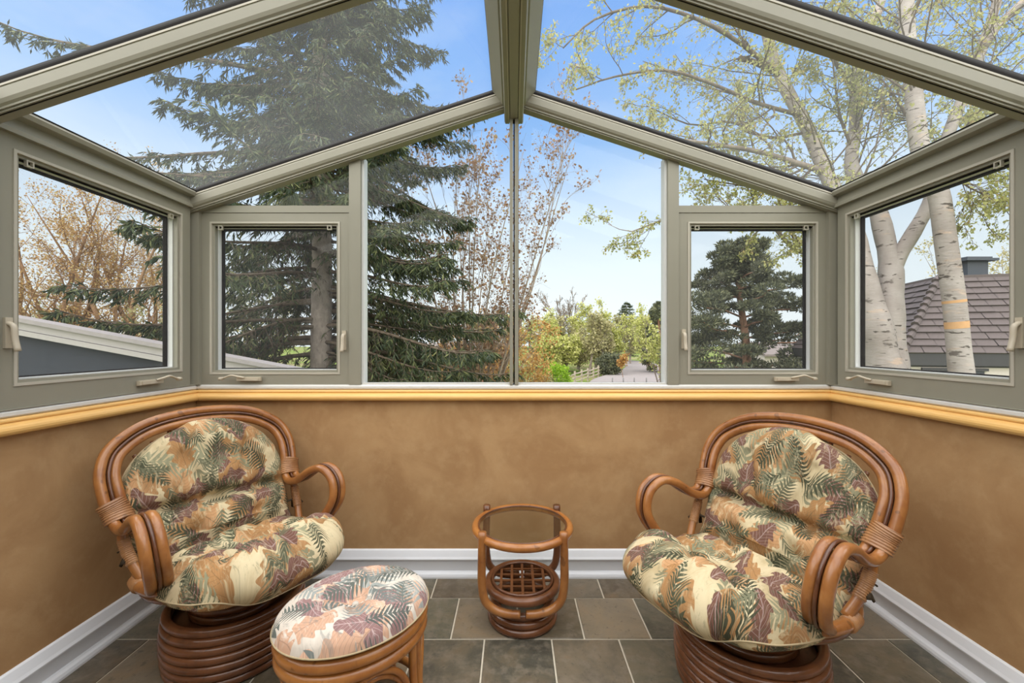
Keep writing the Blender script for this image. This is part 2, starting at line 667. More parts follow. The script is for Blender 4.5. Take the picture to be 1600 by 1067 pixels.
M = {}
M['wall'] = wall_paint()
M['slate'] = slate_mat()
M['grout'] = plain('grout', (0.58, 0.53, 0.43), 0.9, 0.1, var=0.15, scale=60)
M['white'] = plain('white trim paint', (0.80, 0.82, 0.86), 0.35, 0.4, var=0.02)
M['frame'] = plain('greige window vinyl', (0.275, 0.262, 0.208), 0.38, 0.4, var=0.03, scale=8)
M['bead'] = plain('light window bead', (0.46, 0.43, 0.36), 0.4, 0.4, var=0.03)
M['metal'] = plain('pale aluminium strip', (0.66, 0.65, 0.62), 0.3, 0.5, var=0.03)
M['gasket'] = plain('black rubber gasket', (0.016, 0.014, 0.013), 0.8, 0.15, var=0.2)
M['spacer'] = plain('white spacer', (0.72, 0.73, 0.72), 0.35, 0.4, var=0.02)
M['hardware'] = plain('tan window hardware', (0.50, 0.44, 0.34), 0.32, 0.5, var=0.04)
M['glass'] = glass_mat('clear pane')
M['roofglass'] = glass_mat('dusty roof pane', dust=0.028)
M['screen'] = screen_mat('insect screen')
M['pine'] = plain('varnished pine', (0.78, 0.47, 0.16), 0.32, 0.5, var=0.16, scale=6, stretch=(1, 1, 14))
M['siding'] = plain('cream siding', (0.62, 0.58, 0.50), 0.6, 0.3, var=0.04)

HW = 1.765          # half width of the room
YB = 2.33           # inner face of the back knee wall
YR = -1.90          # house wall behind the camera
PITCH = 0.33
ZRIDGE = 2.709      # roof line (glass level) over the ridge


def zroof(x, dz=0.0):
    return ZRIDGE - PITCH * abs(x) + dz


# ------------------------------------------------------------------ floor of slate tiles
fl = thing('floor', 'running-bond slate tile floor with pale grout', None, kind='structure')
MB().box(-HW - .15, HW + .15, YR, YB + .15, -0.12, -0.004).build('grout_bed', M['grout'], fl)
TS = 0.2935
G = 0.0035
tile_me = MB().bevel_box(-TS / 2 + G, TS / 2 - G, -TS / 2 + G, TS / 2 - G, -0.008, 0.0, 0.0025).mesh('tile')
tile_me.materials.append(M['slate'])
rows = [2.129 - TS * k for k in range(-1, 14)]
for ri, yb in enumerate(rows):
    off = -0.129 if ri % 2 == 1 else -0.2775
    y0, y1 = max(yb, YR), min(yb + TS, YB)
    if y1 - y0 < 0.02:
        continue
    for k in range(-7, 8):
        x0, x1 = max(off + k * TS, -HW), min(off + (k + 1) * TS, HW)
        if x1 - x0 < 0.02:
            continue
        o = link('tile', tile_me, fl)
        o.location = ((x0 + x1) / 2, (y0 + y1) / 2, 0)
        o.scale = ((x1 - x0) / TS, (y1 - y0) / TS, 1)

# ------------------------------------------------------------------ knee walls, baseboards, pine caps
ZK = 1.035
MB().box(-HW - .15, HW + .15, YB, YB + .15, 0, ZK).build('wall_back', M['wall'], kind='structure', label='tan suede-finish knee wall under the gable windows')
MB().box(-HW - .15, -HW, YR, YB, 0, ZK).build('wall_left', M['wall'], kind='structure', label='tan suede-finish knee wall behind the left chair')
MB().box(HW, HW + .15, YR, YB, 0, ZK).build('wall_right', M['wall'], kind='structure', label='tan suede-finish knee wall behind the right chair')

BBP = [(0, 0), (.030, 0), (.030, .010), (.026, .022), (.018, .030), (.010, .034), (.017, .098), (.028, .101), (.028, .106), (.022, .116), (.015, .134), (.010, .146), (.004, .151), (0, .151)]
MB().extrude(BBP, (-HW, YB, 0), (HW, YB, 0), (0, -1, 0), (0, 0, 1)).build('baseboard_back', M['white'], kind='structure')
MB().extrude(BBP, (-HW, YR, 0), (-HW, YB, 0), (1, 0, 0), (0, 0, 1)).build('baseboard_left', M['white'], kind='structure')
MB().extrude(BBP, (HW, YR, 0), (HW, YB, 0), (-1, 0, 0), (0, 0, 1)).build('baseboard_right', M['white'], kind='structure')


def arc(cx, cy, r, a0, a1, n=7):
    return [(cx + r * math.cos(R(a0 + (a1 - a0) * i / (n - 1))), cy + r * math.sin(R(a0 + (a1 - a0) * i / (n - 1)))) for i in range(n)]


CAP = [(0, .975)] + arc(.024, .995, .019, -90, 80, 8) + [(.020, 1.017)] + arc(.012, 1.0255, .0085, -60, 90, 6) + [(0, 1.036)]
MB().extrude(CAP, (-HW, YB, 0), (HW, YB, 0), (0, -1, 0), (0, 0, 1)).build('trim_1', M['pine'], kind='structure', label='varnished pine moulding capping the back knee wall')
MB().extrude(CAP, (-HW, YR, 0), (-HW, YB, 0), (1, 0, 0), (0, 0, 1)).build('trim_2', M['pine'], kind='structure', label='varnished pine moulding capping the left knee wall')
MB().extrude(CAP, (HW, YR, 0), (HW, YB, 0), (-1, 0, 0), (0, 0, 1)).build('trim_3', M['pine'], kind='structure', label='varnished pine moulding capping the right knee wall')
SIL = [(-.10, 1.036), (.006, 1.036), (.012, 1.042), (.012, 1.054), (.004, 1.062), (-.10, 1.062)]
MB().extrude(SIL, (-HW - .02, YB, 0), (HW + .02, YB, 0), (0, -1, 0), (0, 0, 1)).build('trim_4', M['metal'], kind='structure', label='pale metal sill strip under the gable windows')
MB().extrude(SIL, (-HW, YR, 0), (-HW, YB, 0), (1, 0, 0), (0, 0, 1)).build('trim_5', M['metal'], kind='structure', label='pale metal sill strip under the left casement')
MB().extrude(SIL, (HW, YR, 0), (HW, YB, 0), (-1, 0, 0), (0, 0, 1)).build('trim_6', M['metal'], kind='structure', label='pale metal sill strip under the right casement')

# house wall behind the camera that the sunroom leans on
MB().box(-2.6, 2.6, YR - .2, YR, 0, 2.95).build('wall_rear', M['siding'], kind='structure', label='cream house wall behind the viewer')


# ------------------------------------------------------------------ windows
def fb(u, w, z): return (u, YB + w, z)                     # back wall: u = x, w = outward
def fl_(u, w, z): return (-HW - w, u, z)                   # left wall: u = y
def fr_(u, w, z): return (HW + w, u, z)                    # right wall (mirror image of the left)


def rect_frame(mb, u0, u1, z0, z1, l, r, b, t, w0, w1, fn):
    mb.box(u0, u0 + l, w0, w1, z0, z1, fn)
    mb.box(u1 - r, u1, w0, w1, z0, z1, fn)
    mb.box(u0 + l, u1 - r, w0, w1, z0, z0 + b, fn)
    mb.box(u0 + l, u1 - r, w0, w1, z1 - t, z1, fn)
    return mb


def tubef(path, r, fn, n=14, k=8, el=None):
    P = np.array([fn(*p) for p in spline(path, n)])
    return MB().tube(P, r, k, el=el)


def casement(name, fn, u0, u1, z0, z1, fw, crank_u, crank_dir, lock_u, lock_z, label, parent=None):
    """crank casement: frame, sash bead, recessed pane, insect screen, clips, crank and lock"""
    t = thing(name, label, None, kind='structure')
    l, r, b, tp = fw
    rect_frame(MB(), u0, u1, z0, z1, l, r, b, tp, 0.0, 0.085, fn).build('outer_frame', M['frame'], t)
    a0, a1, c0, c1 = u0 + l, u1 - r, z0 + b, z1 - tp
    rect_frame(MB(), a0 - .004, a1 + .004, c0 - .004, c1 + .004, .010, .010, .010, .010, -0.004, 0.02, fn).build('bead', M['bead'], t)
    rect_frame(MB(), a0 + .004, a1 - .004, c0 + .004, c1 - .004, .014, .014, .014, .014, 0.006, 0.03, fn).build('sash_inner', M['frame'], t)
    rect_frame(MB(), a0 + .016, a1 - .016, c0 + .016, c1 - .016, .006, .006, .006, .006, 0.030, 0.060, fn).build('glazing_spacer', M['spacer'], t)
    rect_frame(MB(), a0 + .020, a1 - .020, c0 + .020, c1 - .020, .010, .010, .007, .010, 0.056, 0.075, fn).build('gasket', M['gasket'], t)
    MB().box(a0 + .02, a1 - .02, .062, .066, c0 + .02, c1 - .02, fn).build('pane', M['glass'], t)
    MB().box(a0 + .014, a1 - .014, .0195, .0200, c0 + .014, c1 - .014, fn).build('insect_screen', M['screen'], t)
    MB().box(a0 + .018, a1 - .018, .0165, .021, c1 - .026, c1 - .016, fn).build('screen_rail', M['gasket'], t)
    for q in (0.07, 0.92):
        u = a0 + (a1 - a0) * q
        mb = MB()
        rect_frame(mb, u - .012, u + .012, c1 - .040, c1 - .016, .004, .004, .004, .004, .002, .014, fn)
        mb.build('screen_clip', M['bead'], t)
    # crank: low housing and a folded arm with a knob
    s = crank_dir
    cz = z0 + b * 0.52
    h = MB()
    sec = [(0.0, .030), (.012, .033), (.022, .028), (.026, .018)]
    for i in range(3):
        (w_a, hw_a), (w_b, hw_b) = sec[i], sec[i + 1]
        h.box(crank_u - hw_a * 2.0, crank_u + hw_a * 2.0, -w_b, -w_a, cz - .012 + i * .002, cz + .011 - i * .002, fn)
    hs = h.build('crank_housing', M['hardware'], t)
    arm = tubef([(crank_u + s * .02, -.026, cz + .008), (crank_u + s * .055, -.034, cz + .016), (crank_u + s * .085, -.036, cz + .022), (crank_u + s * .115, -.036, cz + .012), (crank_u + s * .135, -.036, cz + .004)], [.006] * 14, fn, el=(1.2, .9))
    arm.build('crank_arm', M['hardware'], hs, smooth=True)
    tubef([(crank_u + s * .133, -.030, cz + .004), (crank_u + s * .138, -.040, cz + .004), (crank_u + s * .138, -.052, cz + .004)], .009, fn, 8).build('crank_knob', M['hardware'], hs, smooth=True)
    # lock lever on the stile
    lk = MB()
    lk.box(lock_u - .011, lock_u + .011, -.010, 0, lock_z - .052, lock_z + .055, fn)
    lk = lk.build('lock_plate', M['hardware'], t)
    tubef([(lock_u, -.008, lock_z + .035), (lock_u, -.026, lock_z + .022), (lock_u, -.030, lock_z - .02), (lock_u, -.040, lock_z - .062)], [.010] * 14, fn, el=(1.0, .8)).build('lock_lever', M['hardware'], lk, smooth=True)
    return t


ZS = 1.062                         # bottom of the window frames
U = lambda px: (px - CX) * YB / FPX
Zb = lambda py: EYE - (py - CY) * YB / FPX
ZT = Zb(333)                       # top of the back casements

casement('window_1', fb, U(312), U(546), ZS, ZT, (.062, .056, .062, .052), U(392), -1, U(535) + .012, Zb(532), 'greige casement with crank in front of the spruce trunk')
casement('window_2', fb, U(1060), U(1294), ZS, ZT, (.056, .062, .062, .052), U(1226), 1, U(1071) - .012, Zb(530), 'greige casement with crank framing the dark pine')
casement('window_3', fl_, 1.425, 2.285, ZS, 2.035, (.056, .060, .085, .058), 2.02, 1, 1.458, 1.33, 'greige side casement looking out on bronze budding trees')
casement('window_4', fr_, 1.425, 2.285, ZS, 2.035, (.056, .060, .085, .058), 2.02, 1, 1.458, 1.33, 'greige side casement looking out on birch trunks and shingled roof')
casement('window_5', fl_, 0.45, 1.345, ZS, 2.035, (.056, .060, .085, .058), 1.08, 1, .483, 1.33, 'nearer side casement on the left, beyond the picture edge')
casement('window_6', fr_, 0.45, 1.345, ZS, 2.035, (.056, .060, .085, .058), 1.08, 1, .483, 1.33, 'nearer side casement on the right, beyond the picture edge')

# gable glazing: fixed panes and mullions
for k_, (y0_, y1_) in enumerate(((-.52, .37), (-1.85, -.60))):  # unseen side casements, added to let in more light from behind the viewer
    casement('window_%d' % (7 + 2 * k_), fl_, y0_, y1_, ZS, 2.035, (.056, .060, .085, .058), y1_ - .27, 1, y0_ + .033, 1.33, 'side casement added for light on the left, behind the viewer, %s the house wall' % ('away from', 'next to')[k_])
    casement('window_%d' % (8 + 2 * k_), fr_, y0_, y1_, ZS, 2.035, (.056, .060, .085, .058), y1_ - .27, 1, y0_ + .033, 1.33, 'side casement added for light on the right, behind the viewer, %s the house wall' % ('away from', 'next to')[k_])
gw = thing('window_11', 'fixed gable glazing with slim greige mullions', None, kind='structure')


def vmull(u0, u1, z0, w0=-.008, w1=.085, dz=-.10):
    """vertical mullion cut off at the slope above"""
    v = []
    for z in (0, 1):
        for w in (w0, w1):
            for u in (u0, u1):
                v.append(fb(u, w, z0 if z == 0 else zroof(u, dz)))
    return MB().add(v, [[[0, 2, 3, 1], [4, 5, 7, 6], [0, 1, 5, 4], [2, 6, 7, 3], [0, 4, 6, 2], [1, 3, 7, 5]]])


for a, b in ((546, 564), (1043, 1060)):
    vmull(U(a), U(b), ZS).build('mullion', M['frame'], gw)
    e = (U(b), U(b) + .012) if a < 800 else (U(a) - .012, U(a))
    vmull(e[0], e[1], ZS, .012, .07).build('mullion_edge', M['spacer'], gw)
vmull(U(796.5), U(801.5), ZS, -.012).build('mullion', M['frame'], gw)
vmull(U(802.2), U(804.2), ZS, 0.004).build('mullion_groove', M['gasket'], gw)
vmull(U(804.5), U(810), ZS, -.012).build('mullion', M['frame'], gw)
for s, a, b in ((-1, 306, 546), (1, 1060, 1300)):
    MB().box(U(a), U(b), -.004, .085, ZT + .002, Zb(321.5), fb).build('transom_bar', M['frame'], gw)
    MB().box(U(a), U(b), .004, .016, ZT - .002, ZT + .004, fb).build('transom_groove', M['gasket'], gw)


def slope_pane(u0, u1, z0, w=.045, dz=-.085, th=.005):
    v = []
    for z in (0, 1):
        for ww in (w, w + th):
            for u in (u0, u1):
                v.append(fb(u, ww, z0 if z == 0 else max(zroof(u, dz), z0 + .0005)))
    return MB().add(v, [[[0, 2, 3, 1], [4, 5, 7, 6], [0, 1, 5, 4], [2, 6, 7, 3], [0, 4, 6, 2], [1, 3, 7, 5]]])


slope_pane(U(560), U(799), ZS).build('pane', M['glass'], gw)
slope_pane(U(807), U(1047), ZS).build('pane', M['glass'], gw)
slope_pane(-1.70, U(552), Zb(321.5)).build('transom_pane', M['glass'], gw)
slope_pane(U(1054), 1.70, Zb(321.5)).build('transom_pane', M['glass'], gw)
for a, b in ((566, 797), (810, 1041)):
    MB().box(U(a), U(b), .030, .065, ZS, ZS + .008, fb).build('gasket', M['gasket'], gw)
    MB().box(U(a), U(b), .0, .030, ZS - .002, ZS + .010, fb).build('glazing_rail', M['metal'], gw)
    e = U(a) if a < 800 else U(b)
    slope_pane(e - .003, e + .003, ZS, .036, -.09, .02).build('gasket', M['gasket'], gw)
    e2 = U(b) if a < 800 else U(a)
    slope_pane(e2 - .002, e2 + .002, ZS, .036, -.09, .02).build('gasket', M['gasket'], gw)

# corner posts
for s in (-1, 1):
    mb = MB()
    mb.box(s * HW - .03, s * HW + .03, YB - .022, YB + .085, ZS, 2.08)
    mb.box(s * HW - .085, s * HW + .085, YB + .001, YB + .085, ZS, 2.08)
    mb.build('corner_post', M['frame'], gw)
for s in (-1, 1):
    MB().box(s * HW - .012 if s < 0 else HW - .012, s * HW + .012 if s < 0 else HW + .012, YR, YB, ZS, ZS + .002).build('sill_shim', M['frame'], gw)
    MB().box(s * (HW + .085) if s < 0 else HW - .012, -HW + .012 if s < 0 else HW + .085, 1.345, 1.425, ZS, 2.06).build('side_post', M['frame'], gw)
    for y0_, y1_ in ((.37, .45), (-.60, -.52), (YR, -1.85)):
        MB().box(s * (HW + .085) if s < 0 else HW - .012, -HW + .012 if s < 0 else HW + .085, y0_, y1_, ZS, 2.06).build('side_post', M['frame'], gw)

# ------------------------------------------------------------------ glazed roof
rf = thing('ceiling', 'pitched glass sunroom roof on greige rafters', None, kind='structure')
RPROF = [(-.031, -.034), (-.034, -.045), (-.034, -.078), (-.030, -.090), (-.024, -.096), (-.024, -.103), (-.019, -.103), (-.019, -.110), (.019, -.110), (.019, -.103), (.024, -.103), (.024, -.096), (.030, -.090), (.034, -.078), (.034, -.034)]


def sloped(prof, s, y, x0, x1):
    """profile (y, z) swept up the slope on side s"""
    mb = MB()
    A, B = (0, 1, 0), (0, 0, 1)
    mb.extrude(prof, (s * x1, y, zroof(x1)), (s * x0, y, zroof(x0)), A, B)
    return mb


for y in (2.318, 1.386, 0.42, -0.55, -1.5):
    for s in (-1, 1):
        back = y > 2
        pr = [(a * (1.3 if back else 1), b * (1.06 if back else 1)) for a, b in RPROF]
        r_ = sloped(pr, s, y, .03, HW + .02).build('rafter', M['frame'], rf)
        w = .040 if back else .031
        sloped([(-w, -.002), (-w, -.034), (w, -.034), (w, -.002)], s, y, .06, HW + .06).build('gasket', M['gasket'], r_)
        sloped([(-w - .004, -.030), (-w - .004, -.037), (w, -.037), (w, -.030)], s, y, .06, HW).build('glazing_lip', M['bead'], r_)
        sloped([(-.0135, -.112), (-.0135, -.108), (-.0100, -.108), (-.0100, -.112)], s, y, .05, HW).build('groove', M['gasket'], r_)
for s in (-1, 1):
    for y0, y1 in ((1.386, 2.33), (0.42, 1.386), (-.55, .42), (-1.9, -.55)):
        v = [(s * x, y, zroof(x, dz)) for dz in (-.016, -.010) for y in (y0, y1) for x in (.08, HW + .05)]
        MB().add(v, [[[0, 2, 3, 1], [4, 5, 7, 6], [0, 1, 5, 4], [2, 6, 7, 3], [0, 4, 6, 2], [1, 3, 7, 5]]]).build('roof_pane', M['roofglass'], rf)
# ridge
zr = ZRIDGE
MB().extrude([(-.050, -.168), (-.047, -.172), (-.030, -.172), (-.028, -.166), (-.022, -.166), (-.020, -.172), (.020, -.172), (.022, -.166), (.028, -.166), (.030, -.172), (.047, -.172), (.050, -.168), (.053, -.16), (.053, .01), (-.053, .01), (-.053, -.16)],
             (0, YR, zr), (0, YB + .05, zr), (1, 0, 0), (0, 0, 1)).build('ridge_beam', M['frame'], rf)
for s in (-1, 1):
    MB().extrude([(s * .050, -.125), (s * .062, -.122), (s * .115, -.048), (s * .115, -.040), (s * .050, -.020)], (0, YR, zr), (0, YB + .03, zr), (1, 0, 0), (0, 0, 1)).build('ridge_flange', M['frame'], rf)
    MB().extrude([(s * .030, -.1735), (s * .026, -.1735), (s * .026, -.170), (s * .030, -.170)], (0, YR, zr), (0, YB + .05, zr), (1, 0, 0), (0, 0, 1)).build('ridge_groove', M['bead'], rf)
MB().extrude([(-.12, -.03), (0, .012), (.12, -.03), (.12, -.015), (0, .03), (-.12, -.015)], (0, YR, zr), (0, YB + .1, zr), (1, 0, 0), (0, 0, 1)).build('ridge_cap', M['frame'], rf)
# eaves
for s in (-1, 1):
    p = [(s * (HW - .020), 2.030), (s * (HW - .020), 2.046), (s * (HW - .012), 2.050), (s * (HW - .006), 2.085), (s * (HW - .036), 2.092), (s * (HW - .042), 2.108), (s * (HW - .030), 2.122), (s * (HW + .11), 2.085), (s * (HW + .11), 2.030)]
    e = MB().extrude(p, (0, YR, 0), (0, YB + .06, 0), (1, 0, 0), (0, 0, 1)).build('eave_beam', M['frame'], rf)
    MB().extrude([(s * (HW - .030), 2.118), (s * (HW - .036), 2.124), (s * (HW - .020), 2.124), (s * (HW - .018), 2.118)], (0, YR, 0), (0, YB, 0), (1, 0, 0), (0, 0, 1)).build('gasket', M['gasket'], e)
# ------------------------------------------------------------------ rattan furniture
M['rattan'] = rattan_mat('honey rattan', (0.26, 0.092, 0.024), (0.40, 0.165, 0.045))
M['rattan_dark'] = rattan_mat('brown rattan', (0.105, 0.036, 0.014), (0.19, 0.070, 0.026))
M['rattan_mid'] = rattan_mat('amber rattan', (0.30, 0.105, 0.024), (0.42, 0.17, 0.04))
M['cane'] = rattan_mat('cane binding', (0.26, 0.115, 0.045), (0.44, 0.22, 0.09), 0.4)
M['core'] = rattan_mat('dark core cane', (0.075, 0.026, 0.012), (0.15, 0.052, 0.020))
M['print'] = print_mat('tropical leaf cloth', (0.66, 0.56, 0.36), (0.34, 0.175, 0.068), (0.15, 0.062, 0.048), (0.18, 0.185, 0.115), (0.026, 0.033, 0.019), (0.50, 0.39, 0.22))
M['print_pale'] = print_mat('faded leaf cloth', (0.70, 0.64, 0.56), (0.50, 0.30, 0.20), (0.27, 0.145, 0.14), (0.22, 0.25, 0.24), (0.060, 0.072, 0.064), (0.60, 0.52, 0.44))
M['piping'] = plain('cushion seam', (0.46, 0.37, 0.23), 0.85, 0.1, var=0.2, scale=80)
M['tie'] = plain('dark cloth tie', (0.06, 0.045, 0.03), 0.85, 0.1, var=0.3, scale=60)


def ring(r, z, rx=1.0, ry=1.0, n=48, tilt=0.0, cy=0.0):
    a = np.linspace(0, 2 * math.pi, n, endpoint=False)
    x, y = r * rx * np.cos(a), r * ry * np.sin(a)
    return np.stack([x, y + cy, z + tilt * y], 1)


def sleeve(path, S, a, b, turns, name, parent, k=14):
    """cane binding: ridged flattened sleeve wound round parallel poles"""
    P = spline(path, turns * 4 + 1)
    rr = 1.0 + 0.07 * np.array([math.sin(i * math.pi / 2) for i in range(len(P))])
    Sv = np.repeat(np.asarray([S], float), len(P), 0) if np.ndim(S) == 1 else spline(S, len(P))
    return MB().tube(P, rr, k, S=Sv, el=(a, b)).build(name, M['cane'], parent, smooth=True)


HALF = [  # centre line of the paired poles: arm end on the seat hoop, round the arm, up the back to the top
    ((.300, -.085, .425), (1, 0, 0)),
    ((.322, -.150, .475), (1, 0, 0)),
    ((.345, -.192, .560), (1, 0, 0)),
    ((.352, -.172, .645), (1, 0, 0)),
    ((.347, -.105, .688), (1, 0, 0)),
    ((.338, -.025, .668), (1, 0, 0)),
    ((.330, .060, .615), (1, 0, .05)),
    ((.328, .135, .598), (1, -.1, .15)),
    ((.336, .188, .640), (1, -.1, .05)),
    ((.348, .215, .712), (1, 0, -.1)),
    ((.348, .252, .795), (1, 0, .3)),
    ((.308, .290, .870), (.75, .1, .65)),
    ((.190, .322, .934), (.38, .2, .9)),
    ((0, .335, .956), (0, .3, .95))]
HC = [np.array(c) for c, s in HALF]
HS = [np.array(s, float) for c, s in HALF]
mirror = np.array([-1, 1, 1])
FULLC = HC + [c * mirror for c in HC[-2::-1]]
FULLS = HS + [s * mirror * np.array([1, 1, 1]) for s in HS[-2::-1]]


def cushion_mesh():
    n, m_ = 97, 141
    prof = spline([(-.425, .380), (-.375, .428), (-.27, .422), (-.12, .398), (.04, .388), (.140, .425), (.200, .53), (.245, .67), (.285, .80), (.315, .900), (.325, .935)], m_)
    py, pz = prof[:, 0], prof[:, 1]
    T = unit(np.gradient(prof, axis=0))
    Nn = np.stack([-T[:, 1], T[:, 0]], 1)                     # towards the sitter
    sarc = np.concatenate([[0], np.cumsum(np.linalg.norm(np.diff(prof, axis=0), axis=1))])
    s = sarc / sarc[-1]
    a = np.linspace(-1, 1, n)
    A, Sg = np.meshgrid(a, s)
    B = 2 * Sg - 1
    hw = np.interp(s, [0, .10, .30, .42, .50, .70, .85, 1.0], [.300, .320, .315, .295, .300, .325, .318, .285])
    kf = np.where(B < 0, .62, .90)
    X = A * np.sqrt(np.maximum(0, 1 - kf * np.abs(B) ** 5.5)) * hw[:, None]
    Bs = B * np.sqrt(1 - .10 * A ** 4 * np.abs(B))
    si = (Bs + 1) / 2
    Y = np.interp(si, s, py)
    Z = np.interp(si, s, pz)
    NY = np.interp(si, s, Nn[:, 0])
    NZ = np.interp(si, s, Nn[:, 1])
    e = np.clip(1 - np.abs(A) ** 5, 0, 1) * np.clip(1 - np.abs(B) ** 9, 0, 1)
    edge = e ** .42
    L = sarc[-1]
    sm = si * L
    xm = X

    def dip(x0, s0, sx, ss, d): return d * np.exp(-((xm - x0) / sx) ** 2 - ((sm - s0) / ss) ** 2)
    def crease(x0, s0, x1, s1, w, d):
        vx, vs = x1 - x0, s1 - s0
        t = np.clip(((xm - x0) * vx + (sm - s0) * vs) / (vx * vx + vs * vs), 0, 1)
        dd = (xm - x0 - t * vx) ** 2 + (sm - s0 - t * vs) ** 2
        return d * np.exp(-dd / (w * w))
    T0 = .098 + .016 * np.cos(xm * 9) + .034 * np.exp(-((sm - .10) / .10) ** 2) + .018 * np.exp(-((sm - .66) / .12) ** 2)
    seat_b = (0.0, .26 * L / 1.2)
    d = dip(0, .225, .085, .060, .075) + crease(-.27, .33, .27, .33, .026, .022) + dip(-.17, .30, .06, .05, .022) + dip(.17, .30, .06, .05, .022)
    d += crease(-.30, .52, .30, .52, .022, .062)
    d += crease(-.27, .80, .27, .78, .022, .052) + dip(0, .79, .05, .05, .030) + dip(-.15, .79, .04, .04, .022) + dip(.15, .79, .04, .04, .022)
    d += crease(0, .225, .24, .09, .024, .040) + crease(0, .225, -.24, .09, .024, .040) + crease(0, .225, .29, .30, .024, .034) + crease(0, .225, -.29, .30, .024, .034) + crease(0, .225, 0, .06, .020, .026)
    d += crease(0, .52, .12, .66, .016, .014) + crease(0, .52, -.12, .66, .016, .014) + crease(-.12, .52, 0, .36, .018, .018) + crease(.12, .52, 0, .36, .018, .018)
    d += crease(-.06, .80, -.12, 1.00, .020, .020) + crease(.08, .80, .13, 1.00, .020, .020) + dip(-.13, .65, .04, .04, .026) + dip(.12, .66, .04, .04, .026) + dip(.02, .97, .05, .05, .026)
    d += .030 * np.exp(-((sm - .36) / .085) ** 2) * np.exp(-(xm / .20) ** 2)
    d -= .030 * np.exp(-((np.abs(xm) - .225) / .065) ** 2) * np.exp(-((sm - .24) / .17) ** 2)
    d -= .018 * np.exp(-((np.abs(xm) - .13) / .06) ** 2) * np.exp(-((sm - .10) / .06) ** 2)
    wr = .004 * np.sin(xm * 38 + 3 * np.sin(sm * 17)) * np.sin(sm * 31 + 2 * np.sin(xm * 13))
    top = edge * np.maximum(T0 - d + wr, .022)
    bot = edge * np.interp(sm, [0, .25, .45, 1.2], [.062, .05, .03, .03])
    V1 = np.stack([X, Y + NY * top, Z + NZ * top], -1)
    V2 = np.stack([X, Y - NY * bot, Z - NZ * bot], -1)
    idx = np.arange(m_ * n).reshape(m_, n)
    q1 = np.stack([idx[:-1, :-1], idx[:-1, 1:], idx[1:, 1:], idx[1:, :-1]], -1).reshape(-1, 4)
    q2 = q1[:, ::-1] + m_ * n
    mb = MB()
    mb.add(np.vstack([V1.reshape(-1, 3), V2.reshape(-1, 3)]), [q1, q2])
    # cloth coordinates follow the length of the puffed surface
    du = np.linalg.norm(np.diff(V1, axis=1), axis=2)
    cu_ = np.concatenate([np.zeros((m_, 1)), np.cumsum(du, 1)], 1)
    cu_ = cu_ - cu_[:, n // 2][:, None]
    dv = np.linalg.norm(np.diff(V1, axis=0), axis=2)
    cv_ = np.concatenate([np.zeros((1, n)), np.cumsum(dv, 0)], 0)
    cv_ = cv_ - cv_[m_ // 2][None, :]
    uv = np.stack([cu_, cv_], -1).reshape(-1, 2)
    mb.uv = np.vstack([uv, uv * [1, 1] + .37])
    border = np.concatenate([idx[0, :], idx[1:, -1], idx[-1, -2::-1], idx[-2:0:-1, 0]])
    return mb, V1.reshape(-1, 3)[border]


